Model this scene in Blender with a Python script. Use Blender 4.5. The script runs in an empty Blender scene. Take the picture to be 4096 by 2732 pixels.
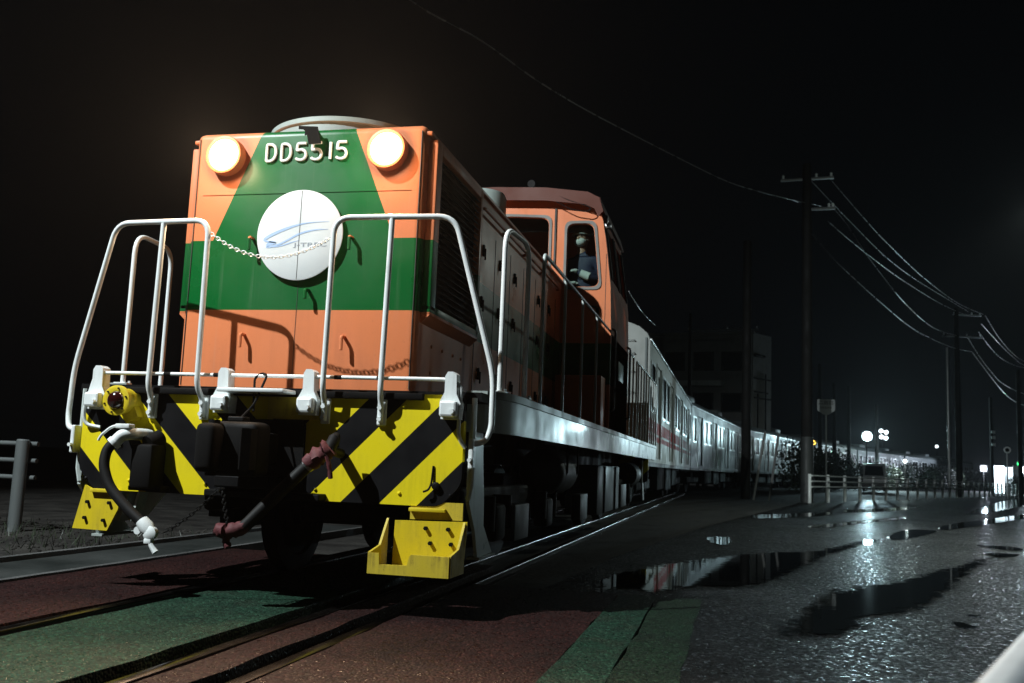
import bpy, bmesh, math, random
from mathutils import Vector, Matrix, Euler
random.seed(7)
R = math.radians
scene = bpy.context.scene
COL = scene.collection

# ------------------------------------------------------------------ camera
cam_data = bpy.data.cameras.new('camera'); cam = bpy.data.objects.new('camera', cam_data); COL.objects.link(cam)
FW = Vector((-0.2257134, 0.96567747, 0.12853205)); RT = Vector((0.97414409, 0.22239666, 0.03978719)); UP = Vector((-0.00983649, -0.13418924, 0.9909069))
CAM = Vector((2.6781, -5.1405, 0.8237))
m = Matrix((RT, UP, -FW)).transposed().to_4x4(); m.translation = CAM
cam.matrix_world = m
cam_data.sensor_width = 36; cam_data.lens = 33.413
cam_data.clip_start = 0.05; cam_data.clip_end = 2000
cam_data.dof.use_dof = True; cam_data.dof.focus_distance = 6.2; cam_data.dof.aperture_fstop = 4.0
scene.camera = cam
FPX = 3801.644
def gp(u, v, z=0.0):
    """ground point seen at source pixel (u, v)"""
    d = FW + RT*((u-2048)/FPX) - UP*((v-1366)/FPX)
    t = (z-CAM.z)/d.z
    return CAM + d*t
# ------------------------------------------------------------------ world (night)
world = bpy.data.worlds.new('World'); scene.world = world; world.use_nodes = True
bg = world.node_tree.nodes['Background']; bg.inputs[0].default_value = (0.55, 0.75, 1.0, 1); bg.inputs[1].default_value = 0.0013
# ------------------------------------------------------------------ view
scene.view_settings.view_transform = 'Standard'; scene.view_settings.look = 'None'
scene.view_settings.gamma = 1; scene.view_settings.exposure = 0; scene.view_settings.use_curve_mapping = False
scene.cycles.use_denoising = True
scene.cycles.max_bounces = 6; scene.cycles.volume_bounces = 0; scene.cycles.transparent_max_bounces = 8
scene.cycles.caustics_reflective = False; scene.cycles.caustics_refractive = False
scene.cycles.sample_clamp_indirect = 4.0
# lamp settings used by the lamp builders below
KEY_POS = (-5.1, -5.0, 9.5); KEY_W = 10500; KEY_COL = (0.90, 0.98, 1.0)
ROAD_POS = (9.20, 16.9, 6.95); ROAD_W = 1100; ROAD_COL = (0.86, 1.0, 0.92)
FLOOD_W = 5500; FLOOD_COL = (0.62, 0.92, 1.0)
HEAD_COL = (1.0, 0.66, 0.40)

# ------------------------------------------------------------------ materials
MATS = {}
def newmat(name):
    m = bpy.data.materials.new(name); m.use_nodes = True
    nt = m.node_tree; b = nt.nodes['Principled BSDF']
    MATS[name] = m
    return m, nt, b
def N(nt, t, **kw):
    n = nt.nodes.new(t)
    for k, v in kw.items(): setattr(n, k, v)
    return n
def math_node(nt, op, a, b=None, c=None, clamp=False):
    n = N(nt, 'ShaderNodeMath', operation=op, use_clamp=clamp)
    for i, v in enumerate((a, b, c)):
        if v is None: continue
        if isinstance(v, (int, float)): n.inputs[i].default_value = v
        else: nt.links.new(v, n.inputs[i])
    return n.outputs[0]
def coords(nt, scale=(1, 1, 1), space='Object'):
    tc = N(nt, 'ShaderNodeTexCoord'); mp = N(nt, 'ShaderNodeMapping'); mp.inputs['Scale'].default_value = scale
    nt.links.new(tc.outputs[space], mp.inputs[0]); return mp.outputs[0]
def noise(nt, vec, scale, detail=4, rough=0.55, out=0):
    n = N(nt, 'ShaderNodeTexNoise'); n.inputs['Scale'].default_value = scale; n.inputs['Detail'].default_value = detail; n.inputs['Roughness'].default_value = rough
    nt.links.new(vec, n.inputs['Vector']); return n.outputs[out]
def ramp(nt, fac, stops):
    r = N(nt, 'ShaderNodeValToRGB'); cr = r.color_ramp
    cr.elements[0].position, cr.elements[0].color = stops[0][0], (*stops[0][1], 1)
    cr.elements[1].position, cr.elements[1].color = stops[1][0], (*stops[1][1], 1)
    for p, c in stops[2:]:
        e = cr.elements.new(p); e.color = (*c, 1)
    nt.links.new(fac, r.inputs[0]); return r.outputs[0]
def mix(nt, fac, a, b, blend='MIX'):
    n = N(nt, 'ShaderNodeMix', data_type='RGBA', blend_type=blend)
    for i, v in ((0, fac), (6, a), (7, b)):
        if isinstance(v, (int, float)): n.inputs[i].default_value = v
        elif isinstance(v, tuple): n.inputs[i].default_value = (*v, 1)
        else: nt.links.new(v, n.inputs[i])
    return n.outputs[2]
def bump(nt, b, h, strength=0.2, dist=0.01):
    n = N(nt, 'ShaderNodeBump'); n.inputs['Strength'].default_value = strength; n.inputs['Distance'].default_value = dist
    nt.links.new(h, n.inputs['Height']); nt.links.new(n.outputs[0], b.inputs['Normal'])
def paint(name, col, rough=0.35, metal=0.0, wear=0.3, peel=0.06, coat=0.0, dirtcol=(0.03, 0.025, 0.02), emis=None, color_socket=None, spec=0.5, ws=1.0, streak=0.0):
    m, nt, b = newmat(name)
    v = coords(nt, (ws,)*3); vs = coords(nt, (9*ws, 9*ws, 0.8*ws))
    n1 = noise(nt, v, 2.3, 5); n2 = noise(nt, vs, 1.6, 4); n3 = noise(nt, v, 38, 3)
    f = math_node(nt, 'MULTIPLY', ramp(nt, n1, [(0.42, (0, 0, 0)), (0.75, (1, 1, 1))]), ramp(nt, n2, [(0.4, (0, 0, 0)), (0.7, (1, 1, 1))]))
    f = math_node(nt, 'MULTIPLY', f, wear)
    f2 = math_node(nt, 'MULTIPLY', ramp(nt, n3, [(0.62, (0, 0, 0)), (0.75, (1, 1, 1))]), wear*0.5)
    f = math_node(nt, 'ADD', f, f2, clamp=True)
    base = color_socket(nt) if color_socket else col
    c = mix(nt, f, base, dirtcol)
    if streak:
        fs_ = math_node(nt, 'MULTIPLY', ramp(nt, noise(nt, coords(nt, (34, 34, 0.7)), 1.0, 3), [(0.58, (0, 0, 0)), (0.78, (1, 1, 1))]), ramp(nt, noise(nt, v, 1.1, 3), [(0.4, (0, 0, 0)), (0.65, (1, 1, 1))]))
        c = mix(nt, math_node(nt, 'MULTIPLY', fs_, streak), c, (0.34, 0.34, 0.29))
    nt.links.new(c, b.inputs['Base Color'])
    rr = ramp(nt, n1, [(0.3, (rough*0.7,)*3), (0.75, (min(1, rough*1.45),)*3)]); nt.links.new(rr, b.inputs['Roughness'])
    b.inputs['Metallic'].default_value = metal; b.inputs['Specular IOR Level'].default_value = spec
    b.inputs['Coat Weight'].default_value = coat; b.inputs['Coat Roughness'].default_value = 0.12
    if peel: bump(nt, b, noise(nt, v, 55, 2), peel, 0.004)
    if emis: b.inputs['Emission Color'].default_value = (*emis[0], 1); b.inputs['Emission Strength'].default_value = emis[1]
    return m
def emitter(name, col, strength):
    m, nt, b = newmat(name); b.inputs['Base Color'].default_value = (0.02, 0.02, 0.02, 1)
    b.inputs['Emission Color'].default_value = (*col, 1); b.inputs['Emission Strength'].default_value = strength
    return m
ORANGE = (0.60, 0.185, 0.075); GREEN = (0.0005, 0.088, 0.016)
ZG1, ZG2, ZTOP = 2.192, 1.736, 2.925
def livery(nt, front):
    tc = N(nt, 'ShaderNodeTexCoord'); sp = N(nt, 'ShaderNodeSeparateXYZ'); nt.links.new(tc.outputs['Object'], sp.inputs[0])
    x, y, z = sp.outputs
    band = math_node(nt, 'MULTIPLY', math_node(nt, 'GREATER_THAN', z, ZG2), math_node(nt, 'LESS_THAN', z, ZG1))
    msk = band
    if front:
        ax = math_node(nt, 'ABSOLUTE', x)
        lim = math_node(nt, 'MULTIPLY_ADD', math_node(nt, 'SUBTRACT', ZTOP, z), (0.622-0.318)/(ZTOP-ZG1), 0.318)
        tr = math_node(nt, 'MULTIPLY', math_node(nt, 'LESS_THAN', ax, lim), math_node(nt, 'GREATER_THAN', z, ZG1-0.001))
        tr = math_node(nt, 'MULTIPLY', tr, math_node(nt, 'LESS_THAN', y, 0.36))
        msk = math_node(nt, 'MAXIMUM', band, tr)
    return mix(nt, msk, ORANGE, GREEN)
paint('livery', ORANGE, 0.36, wear=0.2, coat=0.0, peel=0.05, spec=0.22, streak=0.16, color_socket=lambda nt: livery(nt, True))
paint('livery_plain', ORANGE, 0.45, wear=0.25, coat=0.0, spec=0.25, color_socket=lambda nt: livery(nt, False))
paint('orange', ORANGE, 0.4, wear=0.2, spec=0.3)
def stripes(nt):
    tc = N(nt, 'ShaderNodeTexCoord'); sp = N(nt, 'ShaderNodeSeparateXYZ'); nt.links.new(tc.outputs['Object'], sp.inputs[0])
    u = math_node(nt, 'SUBTRACT', math_node(nt, 'ABSOLUTE', sp.outputs[0]), sp.outputs[2])
    u = math_node(nt, 'ADD', u, 4.56-0.165)
    u = math_node(nt, 'MODULO', u, 0.456)
    return mix(nt, math_node(nt, 'LESS_THAN', u, 0.226), (0.004, 0.004, 0.0048), (0.68, 0.55, 0.010))
paint('hazard', (0.6, 0.47, 0.01), 0.55, wear=0.3, spec=0.1, ws=2.2, dirtcol=(0.010, 0.009, 0.008), color_socket=stripes)
paint('yellow', (0.58, 0.44, 0.014), 0.45, wear=0.5, ws=3, spec=0.3, dirtcol=(0.08, 0.05, 0.015))
paint('yellow_worn', (0.50, 0.38, 0.03), 0.55, wear=0.95, dirtcol=(0.07, 0.035, 0.012), ws=4, spec=0.3)
paint('white', (0.70, 0.74, 0.735), 0.32, wear=0.4, coat=0.1, ws=3, dirtcol=(0.16, 0.14, 0.12))
paint('white_sill', (0.50, 0.56, 0.54), 0.34, wear=0.35, coat=0.1, peel=0.12, spec=0.35, ws=1.5)
paint('white_disc', (0.64, 0.67, 0.67), 0.5, wear=0.16, peel=0.0, dirtcol=(0.3, 0.33, 0.32))
paint('grey_plate', (0.30, 0.34, 0.32), 0.4, wear=0.5)
paint('dark', (0.004, 0.0038, 0.0038), 0.65, wear=0.35, peel=0.15, dirtcol=(0.006, 0.0045, 0.004), spec=0.1)
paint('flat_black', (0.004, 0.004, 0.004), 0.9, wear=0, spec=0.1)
paint('under', (0.003, 0.003, 0.0032), 0.7, wear=0.4, peel=0.2, dirtcol=(0.006, 0.0045, 0.004), spec=0.1)
paint('under_grey', (0.035, 0.04, 0.04), 0.5, wear=0.5)
paint('steel', (0.25, 0.25, 0.25), 0.3, metal=1.0, wear=0.3)
paint('rail_steel', (0.10, 0.09, 0.085), 0.22, metal=1.0, wear=0.5, dirtcol=(0.03, 0.018, 0.012))
paint('rubber', (0.004, 0.004, 0.004), 0.6, wear=0.2, spec=0.18)
paint('seal', (0.16, 0.155, 0.14), 0.6, wear=0.2)
paint('red_cloth', (0.07, 0.006, 0.009), 0.85, wear=0.45, peel=0.6)
paint('roof_brown', (0.085, 0.022, 0.012), 0.5, wear=0.2, spec=0.2)
paint('roof_grey', (0.30, 0.37, 0.35), 0.4, wear=0.35, coat=0.3)
paint('logo_blue', (0.36, 0.50, 0.72), 0.5, wear=0.25, peel=0, dirtcol=(0.7, 0.74, 0.78))
paint('logo_grey', (0.27, 0.31, 0.36), 0.5, wear=0.25, peel=0, dirtcol=(0.7, 0.74, 0.78))
paint('seam', (0.03, 0.03, 0.025), 0.7, wear=0)
paint('coach_white', (0.33, 0.36, 0.34), 0.5, wear=0.35, spec=0.3)
paint('stainless', (0.28, 0.31, 0.32), 0.5, metal=0.25, wear=0.25, peel=0.1)
paint('stainless_bright', (0.66, 0.70, 0.70), 0.38, metal=0.85, wear=0.1)
paint('coach_red', (0.26, 0.02, 0.02), 0.6, wear=0.2, spec=0.15)
paint('coach_roof', (0.16, 0.19, 0.19), 0.6, wear=0.3)
paint('coach_dark', (0.015, 0.016, 0.018), 0.3, wear=0.1)
paint('concrete', (0.20, 0.205, 0.20), 0.7, wear=0.5, peel=0.4)
paint('pole_dark', (0.009, 0.009, 0.009), 0.75, wear=0.3, peel=0.3, spec=0.2)
paint('galvanised', (0.42, 0.44, 0.44), 0.35, metal=0.7, wear=0.35)
paint('fence_mid', (0.30, 0.33, 0.35), 0.45, wear=0.3)
paint('fence_shaded', (0.075, 0.085, 0.085), 0.5, wear=0.4)  # white fence paint darkened, shade on the left fence put into the colour
paint('fence_white', (0.72, 0.76, 0.75), 0.35, wear=0.3, coat=0.2)
paint('building_wall', (0.75, 0.80, 0.77), 0.8, wear=0.4, peel=0.2)
paint('building_front', (0.30, 0.30, 0.29), 0.8, wear=0.4, peel=0.2)
paint('wire', (0.20, 0.20, 0.20), 0.3, metal=0.6, wear=0.2)
paint('sign_face', (0.20, 0.22, 0.22), 0.55, wear=0.3)
paint('sign_ink', (0.03, 0.035, 0.035), 0.6, wear=0.1)
paint('navy', (0.012, 0.018, 0.05), 0.8, wear=0.15)
paint('skin', (0.42, 0.25, 0.17), 0.5, wear=0.0, peel=0.1)
paint('mask_white', (0.62, 0.66, 0.62), 0.8, wear=0.1)
paint('helmet', (0.40, 0.44, 0.40), 0.35, wear=0.15)
paint('van_paint', (0.42, 0.45, 0.46), 0.3, wear=0.2, coat=0.4)
hg = emitter('headlight_glow', (1.0, 0.86, 0.70), 60); nt = hg.node_tree; b = nt.nodes['Principled BSDF']
sp_ = N(nt, 'ShaderNodeSeparateXYZ'); nt.links.new(coords(nt), sp_.inputs[0])
dx_ = math_node(nt, 'SUBTRACT', math_node(nt, 'ABSOLUTE', sp_.outputs[0]), 0.56); dz_ = math_node(nt, 'SUBTRACT', sp_.outputs[2], 2.75)
rr_ = math_node(nt, 'SQRT', math_node(nt, 'ADD', math_node(nt, 'MULTIPLY', dx_, dx_), math_node(nt, 'MULTIPLY', dz_, dz_)))
nt.links.new(ramp(nt, math_node(nt, 'DIVIDE', rr_, 0.11), [(0.0, (1, 0.93, 0.82)), (0.8, (1, 0.84, 0.66)), (1.0, (1.0, 0.72, 0.48))]), b.inputs['Emission Color'])
nt.links.new(math_node(nt, 'MULTIPLY', ramp(nt, math_node(nt, 'DIVIDE', rr_, 0.11), [(0.0, (1, 1, 1)), (0.72, (0.25,)*3), (0.90, (0.06,)*3), (1.0, (0.02,)*3)]), 90.0), b.inputs['Emission Strength'])
emitter('lamp_glow', (0.72, 0.97, 1.0), 22)
emitter('small_white', (0.8, 0.95, 1.0), 6)
emitter('small_yellow', (1.0, 0.62, 0.08), 5)
emitter('small_green', (0.05, 1.0, 0.25), 5)
emitter('small_red', (1.0, 0.05, 0.03), 3)
def glass(name, tint, gloss_rough=0.03):
    m, nt, b = newmat(name); nt.nodes.remove(b)
    out = nt.nodes['Material Output']; t = N(nt, 'ShaderNodeBsdfTransparent'); t.inputs[0].default_value = (*tint, 1)
    g = N(nt, 'ShaderNodeBsdfGlossy'); g.inputs['Roughness'].default_value = gloss_rough
    fr = N(nt, 'ShaderNodeFresnel'); fr.inputs[0].default_value = 1.5
    mx = N(nt, 'ShaderNodeMixShader'); nt.links.new(fr.outputs[0], mx.inputs[0]); nt.links.new(t.outputs[0], mx.inputs[1]); nt.links.new(g.outputs[0], mx.inputs[2])
    nt.links.new(mx.outputs[0], out.inputs[0]); return m
glass('glass', (0.78, 0.84, 0.82))
m, nt, b = newmat('dark_glass'); b.inputs['Base Color'].default_value = (0.006, 0.007, 0.008, 1); b.inputs['Roughness'].default_value = 0.05
m, nt, b = newmat('coach_glass'); b.inputs['Base Color'].default_value = (0.004, 0.005, 0.006, 1); b.inputs['Roughness'].default_value = 0.3; b.inputs['Specular IOR Level'].default_value = 0.02
m, nt, b = newmat('lens_red'); b.inputs['Base Color'].default_value = (0.02, 0.003, 0.003, 1); b.inputs['Roughness'].default_value = 0.06; b.inputs['Coat Weight'].default_value = 1
# wet ground surfaces
def wet(name, c1, c2, rough=(0.18, 0.55), grain=160, gstr=0.55, spec=0.5, patch=None, cscale=1.2, bd=0.006):
    m, nt, b = newmat(name); v = coords(nt)
    n1 = noise(nt, v, cscale, 6, 0.6); n2 = noise(nt, v, grain, 2, 0.7); n3 = noise(nt, v, 9, 4)
    c = mix(nt, ramp(nt, n1, [(0.35, (0, 0, 0)), (0.68, (1, 1, 1))]), c1, c2)
    g = ramp(nt, n2, [(0.35, (0.55,)*3), (0.7, (1.25,)*3)])
    c = mix(nt, 1.0, c, g, 'MULTIPLY')
    if patch:
        c = mix(nt, ramp(nt, n3, [(0.55, (0, 0, 0)), (0.72, (0.75,)*3)]), c, patch)
    nt.links.new(c, b.inputs['Base Color'])
    mixr = math_node(nt, 'MULTIPLY', n1, 1.0)
    nt.links.new(ramp(nt, mixr, [(0.36, (rough[0],)*3), (0.66, (rough[1],)*3)]), b.inputs['Roughness'])
    b.inputs['Specular IOR Level'].default_value = spec
    vor = N(nt, 'ShaderNodeTexVoronoi'); vor.inputs['Scale'].default_value = grain*0.55; nt.links.new(v, vor.inputs['Vector'])
    h = math_node(nt, 'MULTIPLY_ADD', n2, 0.6, vor.outputs['Distance'])
    h = math_node(nt, 'ADD', h, math_node(nt, 'MULTIPLY', n3, 0.3))
    bump(nt, b, h, gstr, bd)
    return m
def aggregate_sparkle(name, base, scale=55):
    m, nt, b = newmat(name); v = coords(nt)
    vo = N(nt, 'ShaderNodeTexVoronoi'); vo.inputs['Scale'].default_value = scale; nt.links.new(v, vo.inputs['Vector'])
    sp = N(nt, 'ShaderNodeSeparateColor'); nt.links.new(vo.outputs['Color'], sp.inputs[0])
    c = ramp(nt, sp.outputs[0], [(0.0, tuple(x*0.5 for x in base)), (0.55, base), (0.86, tuple(x*2.2 for x in base)), (0.955, tuple(x*9 for x in base)), (1.0, tuple(x*26 for x in base))])  # stone tones; the brightest cells paint wet sparkle into the colour
    n1 = noise(nt, v, 0.8, 6, 0.6); n2 = noise(nt, v, 3.5, 4)
    c = mix(nt, ramp(nt, n2, [(0.45, (0, 0, 0)), (0.75, (0.7,)*3)]), c, tuple(x*0.5 for x in base))
    nt.links.new(c, b.inputs['Base Color'])
    nt.links.new(ramp(nt, sp.outputs[1], [(0.0, (0.75,)*3), (0.7, (0.5,)*3), (1.0, (0.16,)*3)]), b.inputs['Roughness'])
    nt.links.new(ramp(nt, n1, [(0.35, (0.05,)*3), (0.65, (0.17,)*3)]), b.inputs['Specular IOR Level'])
    h = math_node(nt, 'ADD', math_node(nt, 'MULTIPLY', vo.outputs['Distance'], -1.0), math_node(nt, 'MULTIPLY', sp.outputs[2], 0.5))
    h = math_node(nt, 'ADD', h, math_node(nt, 'MULTIPLY', noise(nt, v, 160, 2), 0.5))
    bump(nt, b, h, 1.0, 0.012)
    return m
aggregate_sparkle('asphalt', (0.0022, 0.0025, 0.0028))
wet('asphalt_old', (0.014, 0.017, 0.016), (0.030, 0.034, 0.032), (0.4, 0.7), 180, 0.4, 0.3)
def paving(name, c1, c2, worn, scale=75):
    m, nt, b = newmat(name); v = coords(nt)
    vo = N(nt, 'ShaderNodeTexVoronoi'); vo.inputs['Scale'].default_value = scale; nt.links.new(v, vo.inputs['Vector'])
    sp = N(nt, 'ShaderNodeSeparateColor'); nt.links.new(vo.outputs['Color'], sp.inputs[0])
    n1 = noise(nt, v, 0.9, 6, 0.6); n2 = noise(nt, v, 2.6, 6, 0.7); n3 = noise(nt, coords(nt, (1, 0.25, 1)), 2.2, 5, 0.6)
    c = mix(nt, ramp(nt, n1, [(0.35, (0, 0, 0)), (0.68, (1, 1, 1))]), c1, c2)
    c = mix(nt, ramp(nt, n2, [(0.52, (0, 0, 0)), (0.72, (0.8,)*3)]), c, worn)
    c = mix(nt, ramp(nt, n3, [(0.5, (0, 0, 0)), (0.8, (0.75,)*3)]), c, tuple(x*0.35 for x in c1))
    c = mix(nt, 1.0, c, ramp(nt, sp.outputs[0], [(0.0, (0.45,)*3), (0.6, (0.9,)*3), (0.93, (1.4,)*3), (1.0, (2.6,)*3)]), 'MULTIPLY')
    nt.links.new(c, b.inputs['Base Color'])
    nt.links.new(ramp(nt, sp.outputs[1], [(0.0, (0.85,)*3), (0.8, (0.6,)*3), (1.0, (0.2,)*3)]), b.inputs['Roughness'])
    b.inputs['Specular IOR Level'].default_value = 0.14
    h = math_node(nt, 'ADD', math_node(nt, 'MULTIPLY', vo.outputs['Distance'], -1.0), math_node(nt, 'MULTIPLY', n2, 1.5))
    bump(nt, b, h, 0.8, 0.008)
    return m
paving('paving_red', (0.011, 0.0028, 0.0028), (0.022, 0.0068, 0.0055), (0.013, 0.0075, 0.0065))
paving('paving_green', (0.006, 0.024, 0.0135), (0.011, 0.031, 0.019), (0.018, 0.021, 0.014))
paving('paving_green_old', (0.005, 0.017, 0.008), (0.010, 0.016, 0.010), (0.008, 0.011, 0.007))
wet('soil', (0.012, 0.011, 0.010), (0.03, 0.028, 0.024), (0.6, 0.9), 40, 1.0, 0.3, cscale=2)
wet('kerb', (0.06, 0.062, 0.06), (0.10, 0.10, 0.098), (0.4, 0.7), 90, 0.4)
m, nt, b = newmat('water'); b.inputs['Base Color'].default_value = (0.004, 0.005, 0.005, 1); b.inputs['Roughness'].default_value = 0.03; b.inputs['IOR'].default_value = 1.33
v = coords(nt); bump(nt, b, noise(nt, v, 7, 2), 0.03, 0.01)
at_ = N(nt, 'ShaderNodeAttribute', attribute_name='rim'); e_ = math_node(nt, 'ADD', at_.outputs['Fac'], math_node(nt, 'MULTIPLY', math_node(nt, 'SUBTRACT', noise(nt, v, 6, 8, 0.75), 0.5), 3.2))
al = ramp(nt, e_, [(0.0, (0, 0, 0)), (0.35, (1, 1, 1))]); nt.links.new(al, b.inputs['Alpha'])
m, nt, b = newmat('leaf'); b.inputs['Roughness'].default_value = 0.5
v = coords(nt); nt.links.new(ramp(nt, noise(nt, v, 3, 3), [(0.3, (0.010, 0.016, 0.009)), (0.7, (0.028, 0.040, 0.020))]), b.inputs['Base Color'])

# ------------------------------------------------------------------ mesh helpers
def finish(name, bm, mat, parent=None, smooth=None, loc=None, rotz=0):
    bmesh.ops.recalc_face_normals(bm, faces=bm.faces)
    me = bpy.data.meshes.new(name); bm.to_mesh(me); bm.free()
    return obj_from(name, me, mat, parent, smooth, loc, rotz)
def obj_from(name, me, mat, parent=None, smooth=None, loc=None, rotz=0):
    if not me.materials: me.materials.append(MATS[mat])
    if smooth is not None:
        me.polygons.foreach_set('use_smooth', [True]*len(me.polygons))
        me.set_sharp_from_angle(angle=R(smooth))
    o = bpy.data.objects.new(name, me); COL.objects.link(o)
    if parent: o.parent = parent
    if loc: o.location = loc
    o.rotation_euler.z = rotz
    return o
def box(bm, x0, x1, y0, y1, z0, z1, bev=0.0, seg=2):
    vs = [bm.verts.new((x, y, z)) for x in (x0, x1) for y in (y0, y1) for z in (z0, z1)]
    fs = [(0, 1, 3, 2), (4, 6, 7, 5), (0, 4, 5, 1), (2, 3, 7, 6), (0, 2, 6, 4), (1, 5, 7, 3)]
    faces = [bm.faces.new([vs[i] for i in f]) for f in fs]
    if bev:
        es = list({e for f in faces for e in f.edges})
        bmesh.ops.bevel(bm, geom=es, offset=bev, segments=seg, profile=0.5, affect='EDGES', clamp_overlap=True)
    return vs
def frame_of(d):
    d = d.normalized(); a = Vector((0, 0, 1)) if abs(d.z) < 0.9 else Vector((1, 0, 0))
    u = d.cross(a).normalized(); return u, d.cross(u).normalized()
def tube(bm, pts, r, n=10, caps=True, radii=None):
    pts = [Vector(p) for p in pts]; rings = []
    u = None
    for i, p in enumerate(pts):
        if i == 0: d = pts[1]-p
        elif i == len(pts)-1: d = p-pts[i-1]
        else: d = (pts[i+1]-p).normalized()+(p-pts[i-1]).normalized()
        d.normalize()
        if u is None: u, w = frame_of(d)
        else:
            u = (u-d*u.dot(d)).normalized(); w = d.cross(u)
        rr = radii[i] if radii else r
        rings.append([bm.verts.new(p+u*(rr*math.cos(2*math.pi*k/n))+w*(rr*math.sin(2*math.pi*k/n))) for k in range(n)])
    for a, b2 in zip(rings, rings[1:]):
        for k in range(n): bm.faces.new((a[k], a[(k+1) % n], b2[(k+1) % n], b2[k]))
    if caps: bm.faces.new(rings[0][::-1]); bm.faces.new(rings[-1])
def fillet(pts, rad, seg=6):
    pts = [Vector(p) for p in pts]; out = [pts[0]]
    for a, p, b2 in zip(pts, pts[1:], pts[2:]):
        da, db = (a-p), (b2-p); r = min(rad, da.length*0.48, db.length*0.48)
        s, e = p+da.normalized()*r, p+db.normalized()*r
        for k in range(seg+1):
            t = k/seg; out.append(s*(1-t)**2+p*(2*t*(1-t))+e*t*t)
    out.append(pts[-1]); return out
def cyl(bm, p0, p1, r0, r1=None, n=24, caps=True):
    tube(bm, [p0, p1], r0, n, caps, radii=[r0, r0 if r1 is None else r1])
def prism(bm, poly, w0, w1, plane='xz'):
    f = {'xz': lambda u, v, w: (u, w, v), 'yz': lambda u, v, w: (w, u, v), 'xy': lambda u, v, w: (u, v, w)}[plane]
    a = [bm.verts.new(f(u, v, w0)) for u, v in poly]; c = [bm.verts.new(f(u, v, w1)) for u, v in poly]
    n = len(poly); bm.faces.new(a); bm.faces.new(c[::-1])
    for k in range(n): bm.faces.new((a[k], c[k], c[(k+1) % n], a[(k+1) % n]))
def lathe(bm, prof, axis_p, axis='y', n=32):
    rings = []
    for r, h in prof:
        ring = []
        for k in range(n):
            a = 2*math.pi*k/n; c, s = r*math.cos(a), r*math.sin(a)
            p = {'y': (c, h, s), 'z': (c, s, h), 'x': (h, c, s)}[axis]
            ring.append(bm.verts.new(Vector(p)+Vector(axis_p)))
        rings.append(ring)
    for a, b2 in zip(rings, rings[1:]):
        for k in range(n): bm.faces.new((a[k], a[(k+1) % n], b2[(k+1) % n], b2[k]))
    bm.faces.new(rings[0][::-1]); bm.faces.new(rings[-1])
def rrect(x0, x1, z0, z1, r, seg=5):
    out = []
    for cx, cz, a0 in ((x1-r, z1-r, 0), (x0+r, z1-r, 90), (x0+r, z0+r, 180), (x1-r, z0+r, 270)):
        for k in range(seg+1):
            a = R(a0+90*k/seg); out.append((cx+r*math.cos(a), cz+r*math.sin(a)))
    return out
def rpoly(pts, rad, seg=5):
    n = len(pts); out = []
    for i in range(n):
        a, p, b2 = (Vector((*pts[(i+k) % n], 0)) for k in (-1, 0, 1))
        da, db = a-p, b2-p; r = min(rad, da.length*0.48, db.length*0.48)
        s, e = p+da.normalized()*r, p+db.normalized()*r
        for k in range(seg+1):
            t = k/seg; q = s*(1-t)**2+p*(2*t*(1-t))+e*t*t; out.append((q.x, q.y))
    return out
def panel_mesh(name, loops, w0, w1, plane='xz'):
    """filled 2-D outline with holes, extruded from w0 to w1"""
    cu = bpy.data.curves.new(name, 'CURVE'); cu.dimensions = '2D'; cu.fill_mode = 'BOTH'; cu.extrude = abs(w1-w0)/2
    for lp in loops:
        sp = cu.splines.new('POLY'); sp.points.add(len(lp)-1); sp.use_cyclic_u = True
        for q, (u, v) in zip(sp.points, lp): q.co = (u, v, 0, 1)
    ob = bpy.data.objects.new(name, cu); me = bpy.data.meshes.new_from_object(ob)
    bpy.data.objects.remove(ob); bpy.data.curves.remove(cu)
    mid = (w0+w1)/2
    for vtx in me.vertices:
        u, v, w = vtx.co
        vtx.co = {'xz': (u, mid-w, v), 'yz': (mid+w, u, v), 'xy': (u, v, mid+w)}[plane]
    me.materials.clear(); bm = bmesh.new(); bm.from_mesh(me); bmesh.ops.recalc_face_normals(bm, faces=bm.faces); bm.to_mesh(me); bm.free()
    return me
def panel(name, loops, w0, w1, plane, mat, parent): return obj_from(name, panel_mesh(name, loops, w0, w1, plane), mat, parent)
def text_mesh(body, size, extrude=0.001):
    cu = bpy.data.curves.new('t', 'FONT'); cu.body = body; cu.size = size; cu.extrude = extrude; cu.align_x = 'CENTER'
    ob = bpy.data.objects.new('t', cu); me = bpy.data.meshes.new_from_object(ob); bpy.data.objects.remove(ob); bpy.data.curves.remove(cu)
    me.materials.clear(); return me
def B(): return bmesh.new()
def thing(name, label, cat, loc=(0, 0, 0), rotz=0, group=None):
    o = bpy.data.objects.new(name, None); COL.objects.link(o); o.location = loc; o.rotation_euler.z = rotz; o.empty_display_size = 0.2
    return tag(o, label, cat, group)
def tag(o, label, cat, group=None):
    o['label'] = label; o['category'] = cat
    if group: o['group'] = group
    return o
def struct(o): o['kind'] = 'structure'; return o
def light(name, kind, loc, power, col, parent=None, **kw):
    d = bpy.data.lights.new(name, kind); d.energy = power; d.color = col
    for k, v in kw.items(): setattr(d, k, v)
    o = bpy.data.objects.new(name, d); COL.objects.link(o); o.location = loc
    if parent: o.parent = parent
    return o
def simple(name, mat, parent, fn, smooth=None, **kw):
    bm = B(); fn(bm); return finish(name, bm, mat, parent, smooth, **kw)
def tube_obj(name, pts, r, mat, parent, n=10, rad=None, seg=6):
    return simple(name, mat, parent, lambda bm: tube(bm, fillet(pts, rad, seg) if rad else pts, r, n), 50)
def box_obj(name, b6, mat, parent, bev=0.0): return simple(name, mat, parent, lambda bm: box(bm, *b6, bev), 40 if bev else None)

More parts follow.
